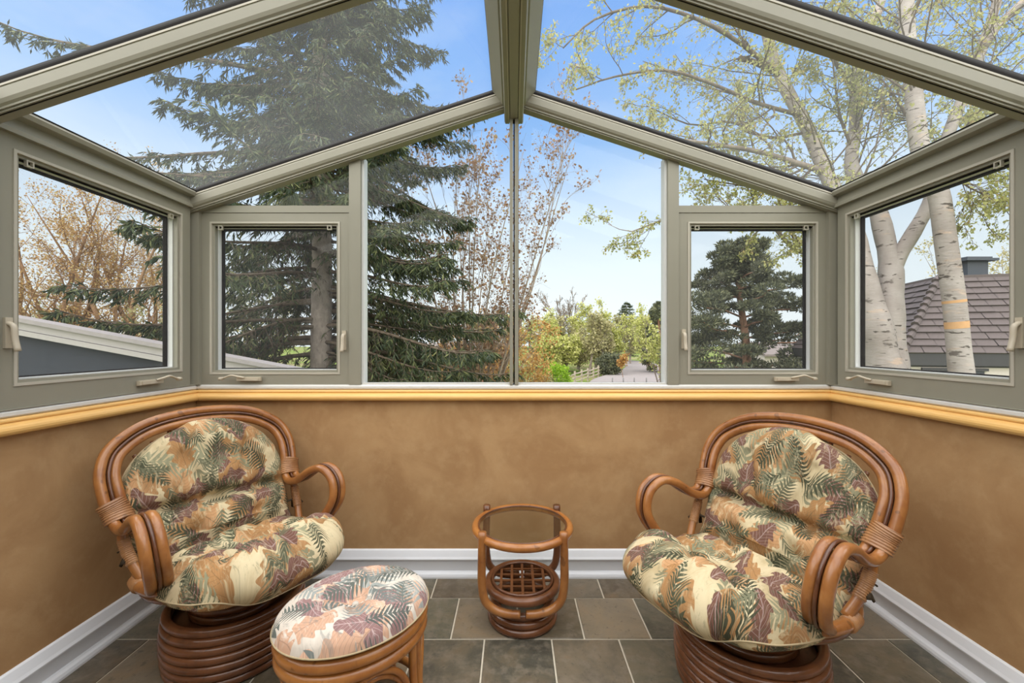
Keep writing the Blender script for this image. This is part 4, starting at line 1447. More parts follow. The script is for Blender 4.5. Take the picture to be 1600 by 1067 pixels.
# ------------------------------------------------------------------ birch clump on the right
def birch():
    rng = np.random.default_rng(11)
    base = at(1385, 600, 5.0)
    base[2] = ZG
    t = thing('birch_tree', 'white multi-stemmed birch with young leaves beside the right casement', 'tree', base)
    B = base

    def S(pts, r0, r1, n=26):
        return stem([at(*p) if len(p) == 3 and p[2] > 0 and p[0] > 20 else np.array(p) for p in pts], r0, r1, n)
    g0 = np.array([B[0] - .02, B[1], ZG - .1])
    trunks = [
        S([g0, at(1384, 640, 5.0), at(1376, 560, 5.0), at(1366, 500, 5.0), at(1352, 440, 5.05), at(1340, 380, 5.1), at(1318, 320, 5.2), at(1297, 285, 5.25), at(1264, 206, 5.35), at(1229, 140, 5.45), at(1204, 77, 5.5), at(1190, 0, 5.6), at(1170, -110, 5.7), at(1160, -230, 5.8)], .27, .055, 40),
        S([g0 + [.05, .05, 0], at(1392, 640, 5.05), at(1390, 540, 5.1), at(1388, 480, 5.1), at(1392, 425, 5.1), at(1382, 370, 5.15), at(1368, 320, 5.2), at(1345, 290, 5.3), at(1330, 255, 5.35), at(1337, 196, 5.4), at(1338, 115, 5.5), at(1356, 50, 5.6), at(1378, 0, 5.7), at(1400, -120, 5.8)], .23, .06, 40),
        S([at(1392, 428, 5.1), at(1408, 395, 5.05), at(1432, 355, 5.0), at(1455, 312, 4.95), at(1466, 260, 4.9), at(1480, 215, 4.9), at(1498, 168, 4.9), at(1530, 87, 4.9), at(1558, 0, 4.95), at(1580, -120, 5.0)], .085, .040, 26),
        S([at(1534, 76, 4.9), at(1560, 40, 4.85), at(1600, 0, 4.8), at(1650, -50, 4.8)], .05, .025, 12),
    ]
    tr = []
    for P, r in trunks:
        r = np.asarray(r).copy()
        if len(P) == 40:
            r = np.interp(np.linspace(0, 1, 40), [0, .14, .24, .34, .5, 1], [r[0], r[0] * .70, .150, .105, .086, .045])
        r *= 1 + .05 * np.sin(np.arange(len(P)) * 1.7)
        MB().tube(P - B, r, 14).build('trunk', M['birch'], t, smooth=True)
        tr.append((P, r))
    # cut stub and scars
    P, r = stem([at(1208, 112, 5.5), at(1190, 102, 5.48), at(1170, 94, 5.45), at(1155, 91, 5.42)], .036, .032, 8)
    MB().tube(P - B, r, 8).build('cut_stub', M['twig'], t, smooth=True)
    # named boughs
    boughs = [
        stem([at(1290, 268, 5.25), at(1255, 258, 5.2), at(1190, 238, 5.1), at(1120, 226, 5.0), at(1060, 218, 4.9), at(1005, 205, 4.8)], .040, .012, 14),
        stem([at(1345, 395, 5.1), at(1310, 390, 5.2), at(1275, 394, 5.3), at(1245, 392, 5.35), at(1222, 370, 5.4), at(1203, 352, 5.45), at(1150, 340, 5.5), at(1075, 336, 5.5), at(1030, 345, 5.5), at(985, 362, 5.5), at(950, 350, 5.5)], .040, .003, 20),
        stem([at(1348, 372, 5.1), at(1290, 368, 5.2), at(1235, 360, 5.25), at(1180, 352, 5.3)], .028, .010, 10),
        stem([at(1220, 120, 5.45), at(1160, 70, 5.3), at(1090, 30, 5.1), at(1010, 10, 5.0), at(930, 30, 4.9), at(880, 75, 4.8)], .030, .008, 16),
        stem([at(1250, 180, 5.35), at(1180, 160, 5.2), at(1110, 130, 5.0), at(1040, 110, 4.8), at(960, 120, 4.7), at(900, 140, 4.6)], .026, .007, 16),
        stem([at(1264, 206, 5.35), at(1200, 215, 5.5), at(1140, 190, 5.6), at(1080, 195, 5.7), at(1010, 165, 5.8)], .022, .007, 14),
        stem([at(1338, 150, 5.45), at(1300, 90, 5.2), at(1260, 40, 5.0), at(1230, -40, 4.9)], .030, .010, 12),
        stem([at(1200, 40, 5.55), at(1140, -20, 5.4), at(1050, -70, 5.2), at(960, -80, 5.0)], .030, .010, 14),
        stem([at(1432, 200, 4.9), at(1410, 170, 5.0), at(1390, 140, 5.1), at(1372, 118, 5.2)], .022, .008, 10),
        stem([at(1330, 230, 5.35), at(1312, 180, 5.3), at(1305, 130, 5.2), at(1300, 80, 5.1)], .018, .007, 10),
        stem([at(1450, 250, 4.9), at(1500, 215, 4.8), at(1540, 190, 4.7)], .015, .006, 8),
        stem([at(1470, 260, 4.9), at(1510, 290, 4.7), at(1550, 310, 4.6)], .014, .005, 8),
        stem([at(1300, 290, 5.25), at(1240, 300, 5.4), at(1160, 290, 5.5), at(1100, 280, 5.6)], .02, .006, 10),
    ]
    for P, r in boughs:
        MB().tube(P - B, r, 8).build('bough', M['bark_grey'] if r[0] > .035 else M['twig'], t, smooth=True)
    P1, R1 = stack(boughs, 14)
    PT, RT_ = stack([(p[14:] if len(p) == 40 else p[10:] if len(p) == 26 else p, r[14:] if len(p) == 40 else r[10:] if len(p) == 26 else r) for p, r in tr], 14)
    b2a, r2a = sprout(rng, P1, R1, 14, .10, 1, .85, .75, .05, .5, 7, .15, 0, .004, absolute=True)
    b2b, r2b = sprout(rng, PT, RT_, 18, .1, 1, 1.5, 1.0, .15, .15, 7, .13, 0, .005, absolute=True)
    b2, r2 = np.concatenate([b2a, b2b]), np.concatenate([r2a, r2b])
    b3, r3 = sprout(rng, b2, r2, 7, .15, 1, .50, .7, -.05, .55, 5, .16, -.05, .0025)
    b4, r4 = sprout(rng, b3, r3, 4, .2, 1, .55, .7, -.15, .6, 4, .18, -.12, .0018)
    lf = MB()
    leaf_on(rng, lf, b4, 4, .042, .028, .02, .1, .8)
    leaf_on(rng, lf, b3, 4, .036, .024, .02, .2, .8)
    finish_tree(t, M['twig'], [(b2, r2, 5), (b3, r3, 4), (b4, r4, 3)], lf, M['birchleaf'], B)
    return t


birch()


def birch_single():
    base = at(1512, 640, 4.6)
    base[2] = ZG
    t = thing('birch_tree', 'single pale birch trunk with tan bark bands before the shingled roof', 'tree', base)
    rng = np.random.default_rng(5)
    P, r = stem([np.array([base[0] + .05, base[1], ZG - .1]), at(1522, 700, 4.6), at(1503, 590, 4.6), at(1492, 480, 4.6), at(1478, 380, 4.6), at(1466, 300, 4.6), at(1448, 255, 4.62), at(1436, 224, 4.65), at(1427, 140, 4.7), at(1418, 60, 4.75), at(1416, 0, 4.8), at(1410, -120, 4.9), at(1400, -260, 5.0)], .150, .07, 36)
    r = np.interp(np.linspace(0, 1, 36), [0, .2, .5, 1], [.150, .100, .088, .060])
    MB().tube(P - base, r, 16).build('trunk', M['birch'], t, smooth=True)
    for py, h, dk in ((490, .075, 0), (458, .03, 0), (392, .04, 1)):
        k = int(np.argmin(np.abs(CY + FPX * (EYE - P[:, 2]) / P[:, 1] - py)))
        c = P[k] - base
        tg = unit(P[k + 1] - P[k - 1])
        pts = np.array([c - tg * h * .5 + tg * h * i / 4 for i in range(5)])
        if not dk:
            MB().tube(pts, r[k] * 1.012, 16, cap=False).build('bark_band', M['birch_band'], t, smooth=True)
    PT, RT_ = stack([(P[18:], r[18:])], 14)
    b2, r2 = sprout(rng, PT, RT_, 24, .25, 1, 1.6, 1.0, .15, .15, 7, .13, 0, .005, absolute=True)
    b3, r3 = sprout(rng, b2, r2, 6, .2, 1, .45, .7, -.05, .55, 5, .16, -.05, .0025)
    b4, r4 = sprout(rng, b3, r3, 3, .2, 1, .55, .7, -.15, .6, 4, .18, -.12, .0018)
    lf = MB()
    leaf_on(rng, lf, b4, 5, .042, .028, .02, .1, .8)
    finish_tree(t, M['twig'], [(b2, r2, 5), (b3, r3, 4), (b4, r4, 3)], lf, M['birchleaf'], base)


birch_single()

# ------------------------------------------------------------------ generic broadleaf trees
def broadleaf(name, label, base, H, crown, rtrunk, seed, bark, leafm, stems=1, fan=.25, n1=12, n2=6, n3=4, leaf=(.05, .035), per=4, lspread=.05, lean=(0, 0), up=.25, split=.25, spread=.7, cat='tree', group=None, k=6, n4=0, leafless=False, min_t=.2, thick=1.0):
    rng = np.random.default_rng(seed)
    base = np.asarray(base, float)
    t = thing(name, label, cat, base, group=group)
    paths = []
    for i in range(stems):
        az = 2 * math.pi * i / stems + rng.uniform(-.4, .4)
        f = fan * rng.uniform(.6, 1.2) if stems > 1 else fan * .3
        hh = H * rng.uniform(.82, 1.0)
        dx, dy = math.cos(az) * f * hh + lean[0] * hh, math.sin(az) * f * hh + lean[1] * hh
        w = rng.normal(size=4) * .03 * hh
        C = [(0, 0, -.2), (dx * .12 + w[0] * .3, dy * .12 + w[1] * .3, hh * split), (dx * .5 + w[0], dy * .5 + w[1], hh * .62), (dx + w[2], dy + w[3], hh)]
        P, r = stem(np.array(C) + base, rtrunk / (stems ** .45), rtrunk * .03, 20, .75)
        MB().tube(P - base, r, 8).build('trunk', bark, t, smooth=True)
        paths.append((P, r))
    P0, R0 = stack(paths, 16)
    b1, r1 = sprout(rng, P0, R0, n1, min_t, .97, crown, spread, up, .45, 8, .14, .03, .006 * thick, absolute=True)
    b2, r2 = sprout(rng, b1, r1, n2, .2, 1, .48, .65, up * .4, .55, 6, .16, .02, .004 * thick)
    b3, r3 = sprout(rng, b2, r2, n3, .2, 1, .5, .65, up * .3, .6, 4, .18, 0, .0025 * thick)
    br = [(b1, r1, 5), (b2, r2, 4), (b3, r3, 3)]
    last = b3
    if n4:
        b4, r4 = sprout(rng, b3, r3, n4, .2, 1, .55, .65, 0, .6, 4, .2, 0, .002)
        br.append((b4, r4, 3))
        last = b4
    lf = MB()
    if not leafless:
        leaf_on(rng, lf, last, per, leaf[0], leaf[1], lspread, .15)
        leaf_on(rng, lf, b2, per, leaf[0], leaf[1], lspread, .35)
    finish_tree(t, bark, br, lf, leafm, base)
    return t


def gpt(px, d):
    return np.array([(px - CX) * d / FPX, d, ZG])


# copper tree right behind the spruce
broadleaf('copper_maple', 'vase-shaped maple with copper buds behind the middle mullion', gpt(735, 11.5), 9.6, 2.7, .17, 21, M['bark_copper'], M['copperleaf'], stems=13, fan=.27, n1=13, n2=6, n3=4, leaf=(.085, .065), per=2, lspread=.06, up=.75, split=.16, spread=.50, lean=(.055, -.01))
# bronze trees seen through the left casement
for i, (px, d, h, s, lab) in enumerate(((75, 15.5, 10.6, 31, 'bronze budding tree with thin crown at the left edge of the side casement'),
                                        (115, 17.0, 9.4, 32, 'bronze budding tree with thick leaning limb in the side casement'),
                                        (190, 16.5, 9.2, 33, 'bronze budding tree with forked trunk in the side casement'),
                                        (238, 18.0, 9.4, 34, 'bronze budding tree nearest the window corner post'),
                                        (-20, 17.5, 9.0, 35, 'bronze budding tree beyond the side lock handle'),
                                        (-180, 17.0, 9.6, 36, 'bronze budding tree out past the left picture edge'))):
    broadleaf('bronze_tree', lab, gpt(px, d), h, 3.4, .32, s, M['bark_bronze'], M['bronzeleaf'], stems=3, fan=.24, n1=11, n2=6, n3=5, leaf=(.085, .06), per=5, lspread=.12, up=.25, split=.3, spread=.8, group='bronze budding trees', k=6)
# low growth behind the left outbuilding
for i, (px, d, h, s, lab) in enumerate(((150, 20, 5.5, 41, 'olive shrub below the bronze trees'), (40, 21, 5.8, 42, 'olive shrub at the foot of the leftmost bronze tree'), (300, 17, 5.0, 43, 'olive shrub behind the corner post'), (395, 15, 5.4, 44, 'pale olive shrub glimpsed beneath the spruce'))):
    broadleaf('shrub', lab, gpt(px, d), h, 1.9, .10, s, M['bark_bronze'], M['oliveleaf'] if i else M['bronzeleaf'], stems=5, fan=.35, n1=8, n2=5, n3=4, leaf=(.13, .09), per=3, lspread=.15, cat='shrub', group='shrubs under the bronze trees')
# orange shrubs behind the middle mullion
for i, (px, d, h, s, lab) in enumerate(((826, 19, 4.3, 51, 'orange-leaved shrub right of the middle mullion'), (775, 20, 4.6, 52, 'orange-leaved shrub left of the middle mullion'), (700, 22, 4.2, 53, 'orange-leaved shrub behind the spruce boughs'), (600, 22, 4.0, 54, 'orange-leaved shrub low behind the spruce'))):
    broadleaf('orange_shrub', lab, gpt(px, d), h, 1.7, .08, s, M['bark_bronze'], M['hazel'], stems=6, fan=.30, n1=8, n2=5, n3=4, leaf=(.12, .09), per=2, lspread=.12, cat='shrub', group='orange-leaved shrubs', up=.4)


# ------------------------------------------------------------------ bushy pine beyond the right back casement
def pine(name, label, base, H, rad, seed, n=48, puff=370, size=.20, group=None, top=None):
    rng = np.random.default_rng(seed)
    base = np.asarray(base, float)
    t = thing(name, label, 'tree', base, group=group)
    P, r = stem(np.array([(0, 0, -.2), (.15, 0, H * .35), (-.15, .1, H * .7), (-.30, 0, H * .97)]) + base, .26, .05, 20)
    MB().tube(P - base, r, 8).build('trunk', M['bark_pine'], t, smooth=True)
    mb, lf = MB(), MB()
    paths, rads = [], []
    for i in range(n):
        f = .05 + .93 * (i + .5) / n
        k = int(f * 19)
        p0 = P[k] - base
        az = i * 2.4 + rng.uniform(-.4, .4)
        R_ = rad * np.interp(f, [0.05, .3, .55, .68, .80, 1.0], [1.0, 1.08, .95, .60, .34, .26]) * rng.uniform(.5, 1.15)
        d = np.array([math.cos(az), math.sin(az), 0])
        q = spline([p0, p0 + d * R_ * .4 + [0, 0, .10 * R_], p0 + d * R_ * .75 + [0, 0, .12 * R_], p0 + d * R_ + [0, 0, .22 * R_]], 8)
        paths.append(q)
        rads.append(np.linspace(.05, .02, 8))
        for c, sc in ((q[7], 1.0), (q[5] + rng.normal(size=3) * .25, .9), (q[6] + rng.normal(size=3) * .3, .8), (q[4] + rng.normal(size=3) * .35, .9), (q[3] + rng.normal(size=3) * .35, .8)):
            m = int(puff * sc)
            e = rng.normal(size=(m, 3))
            e = unit(e) * rng.uniform(.35, 1, (m, 1)) ** .5
            pr = np.array([.66, .66, .25]) * sc * max(.55, R_ / rad) * rad / 3.1
            pos = c + e * pr
            lf.leaves(pos, e + np.array([0, 0, .6]) + rng.normal(size=(m, 3)) * .5, rng.normal(size=(m, 3)), size * rng.uniform(.6, 1.2, m), size * .28)
    mb.cheap_tubes(np.array(paths), np.array(rads), 5)
    mb.build('branches', M['bark_pine'], t, smooth=True, fix=False, kind='stuff')
    lf.build('needles', M['pineleaf'], t, fix=False, kind='stuff')
    return t


pine('pine_tree', 'bushy dark pine filling the right back casement', gpt(1162, 19.0), 8.4, 3.3, 61)
pine('pine_tree', 'dark pine just showing at the right edge of the middle window', gpt(1032, 46.0), 7.9, 2.3, 62, 16, 260, .3)

# ------------------------------------------------------------------ far trees and shrubs along the road
far = [
    ('bare_tree', 'leafless tree standing above the wood line', 880, 58, 10.6, 3.6, .34, 'bark_grey', None, 4, .26),
    ('lime_tree', 'tall yellow-green tree rising above the wood', 932, 58, 9.8, 2.2, .22, 'bark_grey', 'limeleaf', 2, .12),
    ('wood_tree', 'lime-leaved tree at the left end of the wood', 858, 50, 6.6, 2.4, .18, 'bark_grey', 'limeleaf', 3, .25),
    ('wood_tree', 'grey-green tree behind the bright bush', 880, 52, 6.3, 2.2, .18, 'bark_grey', 'oliveleaf', 3, .25),
    ('wood_tree', 'lime-leaved tree in the middle of the wood', 903, 54, 6.9, 2.3, .18, 'bark_grey', 'limeleaf', 3, .25),
    ('wood_tree', 'olive tree in front of the wood by the fence', 921, 46, 6.0, 2.0, .22, 'bark_grey', 'oliveleaf', 1, .2),
    ('wood_tree', 'spreading olive tree by the end of the fence', 944, 47, 6.2, 2.2, .22, 'bark_grey', 'oliveleaf', 3, .3),
    ('wood_tree', 'lime-leaved tree behind the spreading olive tree', 962, 58, 7.0, 2.5, .18, 'bark_grey', 'limeleaf', 3, .25),
    ('wood_tree', 'olive tree below the small far spruce', 985, 66, 7.2, 2.9, .18, 'bark_grey', 'oliveleaf', 3, .25),
    ('roadside_tree', 'lime-leaved tree leaning over the road', 1032, 27, 5.2, 2.1, .12, 'bark_grey', 'limeleaf', 3, .30),
    ('roadside_tree', 'pale tree behind the leaning roadside tree', 1012, 50, 6.3, 2.4, .18, 'bark_grey', 'limeleaf', 3, .25),
    ('wood_tree', 'grey-green tree over the orange shrub', 838, 56, 6.6, 2.4, .18, 'bark_grey', 'oliveleaf', 3, .25),
    ('wood_tree', 'lime-leaved tree hidden partly by the middle mullion', 800, 55, 6.2, 2.6, .18, 'bark_grey', 'limeleaf', 3, .25),
    ('wood_tree', 'olive tree far behind the copper maple', 755, 52, 6.0, 2.6, .18, 'bark_grey', 'oliveleaf', 3, .25),
    ('wood_tree', 'faint lime tree deep in the wood behind the fence', 915, 72, 7.4, 3.0, .18, 'bark_grey', 'limeleaf', 3, .25),
    ('wood_tree', 'faint olive tree deep in the wood by the bare tree', 868, 70, 7.0, 3.0, .18, 'bark_grey', 'oliveleaf', 3, .25),
    ('wood_tree', 'faint lime tree deep in the wood left of the road', 948, 76, 7.4, 3.2, .18, 'bark_grey', 'limeleaf', 3, .25),
    ('wood_tree', 'faint pale tree at the far end of the road', 1003, 80, 7.6, 3.4, .18, 'bark_grey', 'paleleaf', 3, .25),
    ('wood_shrub', 'low pale thicket behind the middle of the fence', 905, 50, 3.6, 2.0, .08, 'bark_grey', 'paleleaf', 5, .35),
    ('wood_shrub', 'low lime thicket behind the bright bush', 884, 47, 3.4, 2.0, .08, 'bark_grey', 'limeleaf', 5, .35),
    ('wood_shrub', 'low olive thicket behind the fence end', 930, 56, 3.6, 2.2, .08, 'bark_grey', 'oliveleaf', 5, .35),
    ('wood_shrub', 'low lime thicket behind the orange shrub', 862, 46, 3.4, 2.0, .08, 'bark_grey', 'limeleaf', 5, .35),
    ('pale_tree', 'pale leafy tree rising behind the chimney', 1535, 27, 10.2, 3.4, .22, 'bark_grey', 'paleleaf', 3, .30),
    ('pale_tree', 'pale leafy tree between the birch trunks', 1440, 30, 9.2, 3.2, .20, 'bark_grey', 'paleleaf', 3, .30),
]
for i, (nm, lab, px, d, h, cr, rt, bk, lm, st, fn_) in enumerate(far):
    big = d > 40
    lsz = (.30, .22) if big else (.16, .12)
    broadleaf(nm, lab, gpt(px, d), h, cr, rt, 100 + i, M[bk], M[lm] if lm else None, stems=st, fan=fn_, n1=9 if lm else 14, n2=6, n3=4, leaf=lsz, per=3, lspread=.22 if big else .12, up=.35, leafless=lm is None, group=None if lm is None else 'trees along the far road', split=.22, min_t=.25, thick=(9.0 if lm is None else 5.0) if big else 2.5)
spruce('far_spruce', 'small dark spruce top above the far wood', gpt(979, 74.0), 10.9, 5.2, .2, 71, zlo=1.5, step=.5, nper=7, shoot=.36, dens=.3, droop=.6, shape=.8, dead=False)


def bush(name, label, base, rad, h, leafm, seed, n=5200, size=.2, bark='bark_grey', group=None):
    rng = np.random.default_rng(seed)
    t = thing(name, label, 'bush', base, group=group)
    mbs = MB()
    tips = []
    for i in range(9):
        az = i * .7
        e = np.array([math.cos(az) * rad * .6, math.sin(az) * rad * .6, h * .75])
        mbs.tube(spline([(0, 0, -.1), e * [.4, .4, .5], e], 8), np.linspace(.03, .01, 8), 5)
        tips.append(e)
    mbs.build('stems', M[bark], t, smooth=True, fix=False, kind='stuff')
    e = unit(rng.normal(size=(n, 3)))
    lump = 1 + .18 * np.sin(e[:, 0] * 7 + seed) * np.sin(e[:, 2] * 6) + .12 * np.sin(e[:, 1] * 9)
    pos = e * (rng.uniform(.3, 1, (n, 1)) ** .33) * lump[:, None] * np.array([rad, rad, h * .5]) + np.array([0, 0, h * .52])
    lf = MB().leaves(pos, e + rng.normal(size=(n, 3)) * .7, rng.normal(size=(n, 3)), size * rng.uniform(.6, 1.2, n), size * .65)
    lf.build('foliage', leafm, t, fix=False, kind='stuff')
    return t


bush('bright_bush', 'bright yellow-green round bush before the fence', gpt(869, 30.0), 1.0, 1.95, M['brightleaf'], 81, 4200, .14)
bush('dull_bush', 'dull green low bush beside the bright bush', gpt(843, 29.0), .95, 1.3, M['oliveleaf'], 82, 3600, .13)
bush('green_shrub', 'dark green shrub at the end of the fence', gpt(953, 44.0), 1.3, 2.3, M['pineleaf'], 83, 3600, .22)
broadleaf('orange_sapling', 'small orange round-headed sapling by the road', gpt(975, 33.0), 2.6, .55, .05, 84, M['bark_bronze'], M['hazel'], stems=1, fan=.05, n1=14, n2=5, n3=3, leaf=(.14, .10), per=3, lspread=.08, up=.1, min_t=.62)
bush('hedge_bush', 'pale hedge bush low in the right back casement', gpt(1225, 24.0), 1.6, 2.0, M['oliveleaf'], 85, 4200, .16)
bush('green_bush', 'green bush low behind the left pane of the middle window', gpt(598, 17.0), 1.0, 1.9, M['limeleaf'], 86, 3600, .12)

# split-rail fence
M['rail'] = bark_mat('weathered rail', (.30, .25, .19), (.48, .42, .34), 5, (1, 1, 1))
fa, fc = gpt(886, 33.0), gpt(942, 45.0)
fe = thing('split_rail_fence', 'weathered split-rail fence along the grass verge', 'fence', fa)
dv = fc - fa
nposts = 7
for i in range(nposts):
    p = dv * i / (nposts - 1)
    MB().tube(np.array([p + [0, 0, -.2], p + [.01, 0, .5], p + [0, 0, 1.15]]), .085, 7).build('post', M['rail'], fe)
    if i < nposts - 1:
        for z in (.30, .62, .94):
            q = dv * (i + 1) / (nposts - 1)
            w = .04 * ((i + int(z * 10)) % 3 - 1)
            MB().tube(np.array([p + [0, -.06, z], (p + q) / 2 + [0, -.06, z - .02 + w], q + [0, -.06, z + w]]), .055, 6).build('rail', M['rail'], fe)

# road bollards
M['bollard'] = plain('grey bollard', (.28, .27, .27), .7, .3)
for px, lab in ((957, 'grey post at the road edge nearest the grass'), (974, 'grey post at the road edge below the orange sapling'), (991, 'third grey post along the road edge'), (1010, 'grey post at the road edge nearest the leaning tree')):
    b = gpt(px, 31.0)
    o = MB().lathe([(0, 0), (.055, 0), (.05, .9), (.035, .97), (0, .98)], 10).build('road_post', M['bollard'], None, smooth=True, label=lab, cat='post', group='posts along the road')
    o.location = b

# ------------------------------------------------------------------ outbuilding on the left with a raking fascia
def skewed(mb, x0, x1, y0, y1, zl, zr_, dz0, dz1):
    """slab whose height falls from zl at x0 to zr_ at x1"""
    v = []
    for dz in (dz0, dz1):
        for y in (y0, y1):
            for x, z in ((x0, zl), (x1, zr_)):
                v.append((x, y, z + dz))
    return mb.add(v, [[[0, 2, 3, 1], [4, 5, 7, 6], [0, 1, 5, 4], [2, 6, 7, 3], [0, 4, 6, 2], [1, 3, 7, 5]]])


M['fascia'] = plain('grey fascia board', (.36, .345, .335), .5, .3, var=.05)
M['navy'] = plain('dark slate-blue wall', (.040, .046, .060), .7, .25, var=.25, scale=14, stretch=(.3, 1, 4))
M['roofing'] = plain('grey roof edge', (.30, .28, .28), .8, .2, var=.15)
DO = 4.6
pL, pR = at(-480, 402.7, DO), at(466, 578, DO)
ob = thing('outbuilding', 'low dark-walled outbuilding with raking pale fascia below the bronze trees', 'building', (pR[0], DO, ZG))
lo_ = np.array([pR[0], DO, ZG])
xl, xr, zl, zr2 = pL[0] - lo_[0], 0.0, pL[2] - ZG, pR[2] - ZG
skewed(MB(), xl, xr - .15, .05, .28, zl, zr2, -.60, -.03).build('parapet', M['navy'], ob)
v = [(xl, .05, 0), (xr - .15, .05, 0), (xr - .15, 1.6, 0), (xl, 1.6, 0), (xl, .05, zl - .6), (xr - .15, .05, zr2 - .6), (xr - .15, 1.6, zr2 - .9), (xl, 1.6, zl - .9)]
MB().add(v, [[[3, 2, 1, 0], [4, 5, 6, 7], [0, 1, 5, 4], [1, 2, 6, 5], [2, 3, 7, 6], [3, 0, 4, 7]]]).build('wall', M['navy'], ob)
skewed(MB(), xl, xr, -.04, .03, zl, zr2, -.115, -.03).build('fascia_board', M['fascia'], ob)
skewed(MB(), xl, xr, -.06, .01, zl, zr2, -.175, -.12).build('fascia_board', M['fascia'], ob)
skewed(MB(), xl, xr, -.08, .14, zl, zr2, -.03, .015).build('roof_slab', M['roofing'], ob)

# ------------------------------------------------------------------ neighbour's house on the right with shingled mansard roof
M['stucco'] = plain('beige stucco', (.62, .57, .53), .85, .2, var=.08, scale=10)
M['shingle'] = plain('mauve brown shingle', (.115, .094, .092), .7, .3, var=.22, scale=9, stretch=(3, 3, 3))
M['shingle_lit'] = M['shingle']
M['soffit'] = plain('charcoal gutter', (.055, .055, .060), .5, .35, var=.1)
M['window_dark'] = plain('dark house window', (.045, .050, .060), .15, .6, var=.1)
M['chimney'] = plain('dark metal chimney', (.050, .060, .075), .45, .5, var=.12)

hc = at(1412, 552, 10.0)                                      # lower corner of the roof edge
hs = thing('neighbour_house', 'beige stucco house with mauve-brown shingled roof behind the birches', 'house', (hc[0], hc[1], ZG))
e1 = unit(np.array([.955, -.30, 0]))                           # along the front, to the right
e2 = np.array([.30, .955, 0])                                  # along the side, away
zE = hc[2] - ZG                                                # eave height over garden
W1, W2, RH, INS = 9.0, 8.0, 1.95, 1.45


def hp(a, b, z): return e1 * a + e2 * b + np.array([0, 0, z])


def hbox(a0, a1, b0, b1, z0, z1):
    return MB().box(a0, a1, b0, b1, z0, z1, lambda a, b, z: hp(a, b, z))


hbox(.12, W1 - .3, .12, W2 - .3, 0, zE - .02).build('wall', M['stucco'], hs)
hbox(0, W1, 0, .16, zE - .28, zE).build('gutter', M['soffit'], hs)
hbox(0, .16, .16, W2, zE - .28, zE).build('gutter', M['soffit'], hs)
hbox(.05, W1, .10, W2, zE - .32, zE - .26).build('soffit', M['soffit'], hs)
core = [hp(.12, .12, zE), hp(W1, .12, zE), hp(W1, W2, zE), hp(.12, W2, zE), hp(INS, INS, zE + RH - .05), hp(W1, INS, zE + RH - .05), hp(W1, W2 - INS, zE + RH - .05), hp(INS, W2 - INS, zE + RH - .05)]
MB().add(core, [[[3, 2, 1, 0], [4, 5, 6, 7], [0, 1, 5, 4], [1, 2, 6, 5], [2, 3, 7, 6], [3, 0, 4, 7]]]).build('roof_core', M['soffit'], hs)
NC = 12
rngh = np.random.default_rng(3)
for c in range(NC):
    f0, f1 = c / NC, (c + 1.22) / NC
    for face in (0, 1):
        Wd = W1 if face == 0 else W2
        pos = INS * f0
        n_sh = 24
        xs = np.linspace(pos, Wd, n_sh + 1) + ((c % 2) * .5) * (Wd / n_sh)
        xs[0] = pos
        mb = MB()
        for j in range(n_sh):
            a0, a1 = xs[j] + .006, xs[j + 1] - .006
            if a1 - a0 < .04:
                continue
            lift = .055 + rngh.uniform(-.008, .012)
            def q(a, f, l):
                off = INS * min(f, 1.0)
                n_ = -l * .88
                z = zE + RH * f + l * .47
                return hp(a, off + n_, z) if face == 0 else hp(off + n_, a, z)
            a0c, a1c = max(a0, INS * f1 if j == 0 else a0), a1
            v = [q(a0, f0, lift), q(a1, f0, lift), q(a1c, f1, .012), q(a0c, f1, .012), q(a0, f0, -.01), q(a1, f0, -.01)]
            mb.add(v, [[[0, 1, 2, 3], [4, 5, 1, 0]]])
        mb.build('shingle_course', M['shingle'], hs, fix=False)
    # hip cap of the corner
    h0, h1 = f0, (c + 1.15) / NC
    p0 = hp(INS * h0 - .05, INS * h0 - .05, zE + RH * h0 + .05)
    p1 = hp(INS * h1 + .0, INS * h1 + .0, zE + RH * h1 + .02)
    MB().tube(np.array([p0, (p0 + p1) / 2, p1]), np.array([.085, .075, .06]), 8).build('hip_cap', M['shingle'], hs)
hbox(INS - .08, W1, INS - .08, INS + .10, zE + RH - .06, zE + RH + .03).build('ridge_strip', M['shingle'], hs)
hbox(INS - .08, INS + .10, INS, W2 - INS, zE + RH - .06, zE + RH + .03).build('ridge_strip', M['shingle'], hs)
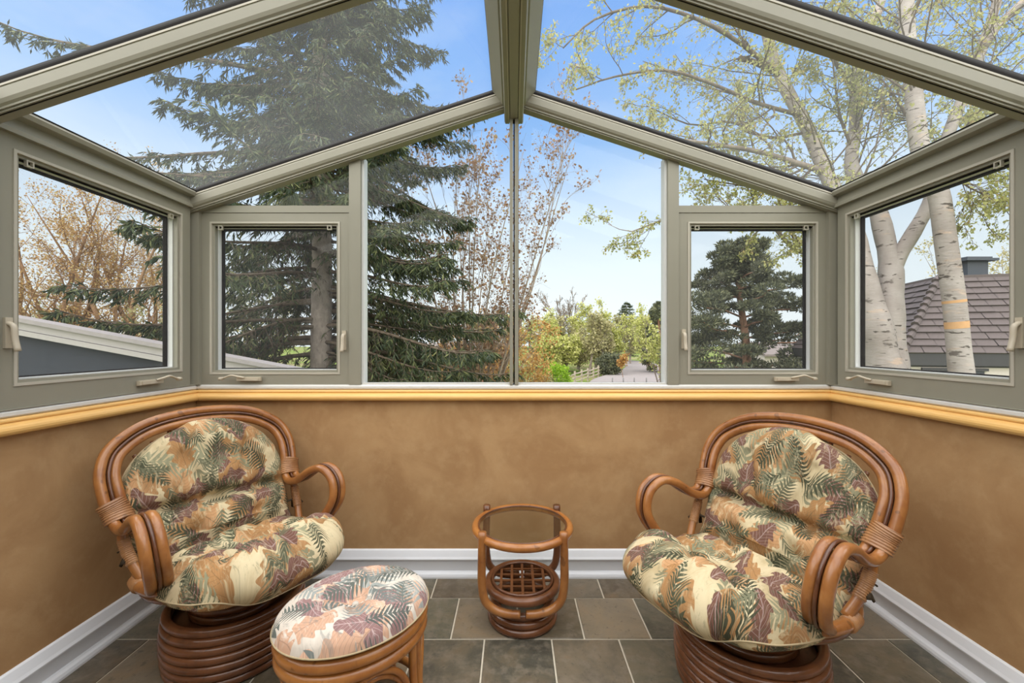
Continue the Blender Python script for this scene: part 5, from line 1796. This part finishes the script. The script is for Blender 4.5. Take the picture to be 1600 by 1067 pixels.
for a0, a1 in ((.45, 1.55), (3.0, 4.4)):
    w_ = hbox(a0, a1, .09, .16, zE - 1.55, zE - .40).build('house_window', M['window_dark'], hs)
    hbox(a0 - .06, a1 + .06, .06, .13, zE - .40, zE - .34).build('window_head', M['soffit'], w_)
# chimney with a cap
cp = at(1512, 428, 11.3) - np.array([hc[0], hc[1], ZG])
ch = MB().box(cp[0] - .27, cp[0] + .27, cp[1] - .25, cp[1] + .25, cp[2] - .5, cp[2] + .32).build('chimney', M['chimney'], hs)
MB().box(cp[0] - .42, cp[0] + .42, cp[1] - .38, cp[1] + .38, cp[2] + .30, cp[2] + .36).build('chimney_collar', M['chimney'], ch)
MB().box(cp[0] - .33, cp[0] + .33, cp[1] - .30, cp[1] + .30, cp[2] + .36, cp[2] + .41).build('chimney_cap', M['chimney'], ch)

# ------------------------------------------------------------------ brick house far behind the spruce, pale shed behind the pine
M['brick'] = plain('red brick', (.36, .15, .10), .85, .2, var=.25, scale=6)
M['darkroof'] = plain('grey brown roof', (.20, .17, .16), .85, .2, var=.15)


def far_house(name, label, px0, px1, d, eave, ridge, wallm, wins):
    a, b = gpt(px0, d), gpt(px1, d)
    t = thing(name, label, 'house', (a + b) / 2)
    w = (b - a)[0] / 2
    MB().box(-w, w, 0, 6, 0, eave).build('wall', wallm, t)
    MB().extrude([(-.5, eave - .1), (3, ridge), (6.5, eave - .1), (6.5, eave + .05), (3, ridge + .18), (-.5, eave + .05)], (-w - .3, 0, 0), (w + .3, 0, 0), (0, 1, 0), (0, 0, 1)).build('roof', M['darkroof'], t)
    for x in wins:
        f = MB().box(x * w - .6, x * w + .6, -.05, .02, eave - 1.7, eave - .55).build('house_window', M['white'], t)
        MB().box(x * w - .52, x * w + .52, -.07, -.04, eave - 1.62, eave - .63).build('house_pane', M['window_dark'], f)
    return t


far_house('brick_house', 'low red brick house glimpsed through the spruce and maple', 560, 790, 34.0, 2.3, 3.3, M['brick'], (-.7, -.1, .5))
far_house('pale_house', 'pale bungalow showing beneath the pine', 1195, 1300, 32.0, 2.6, 3.4, M['stucco'], (.3,))
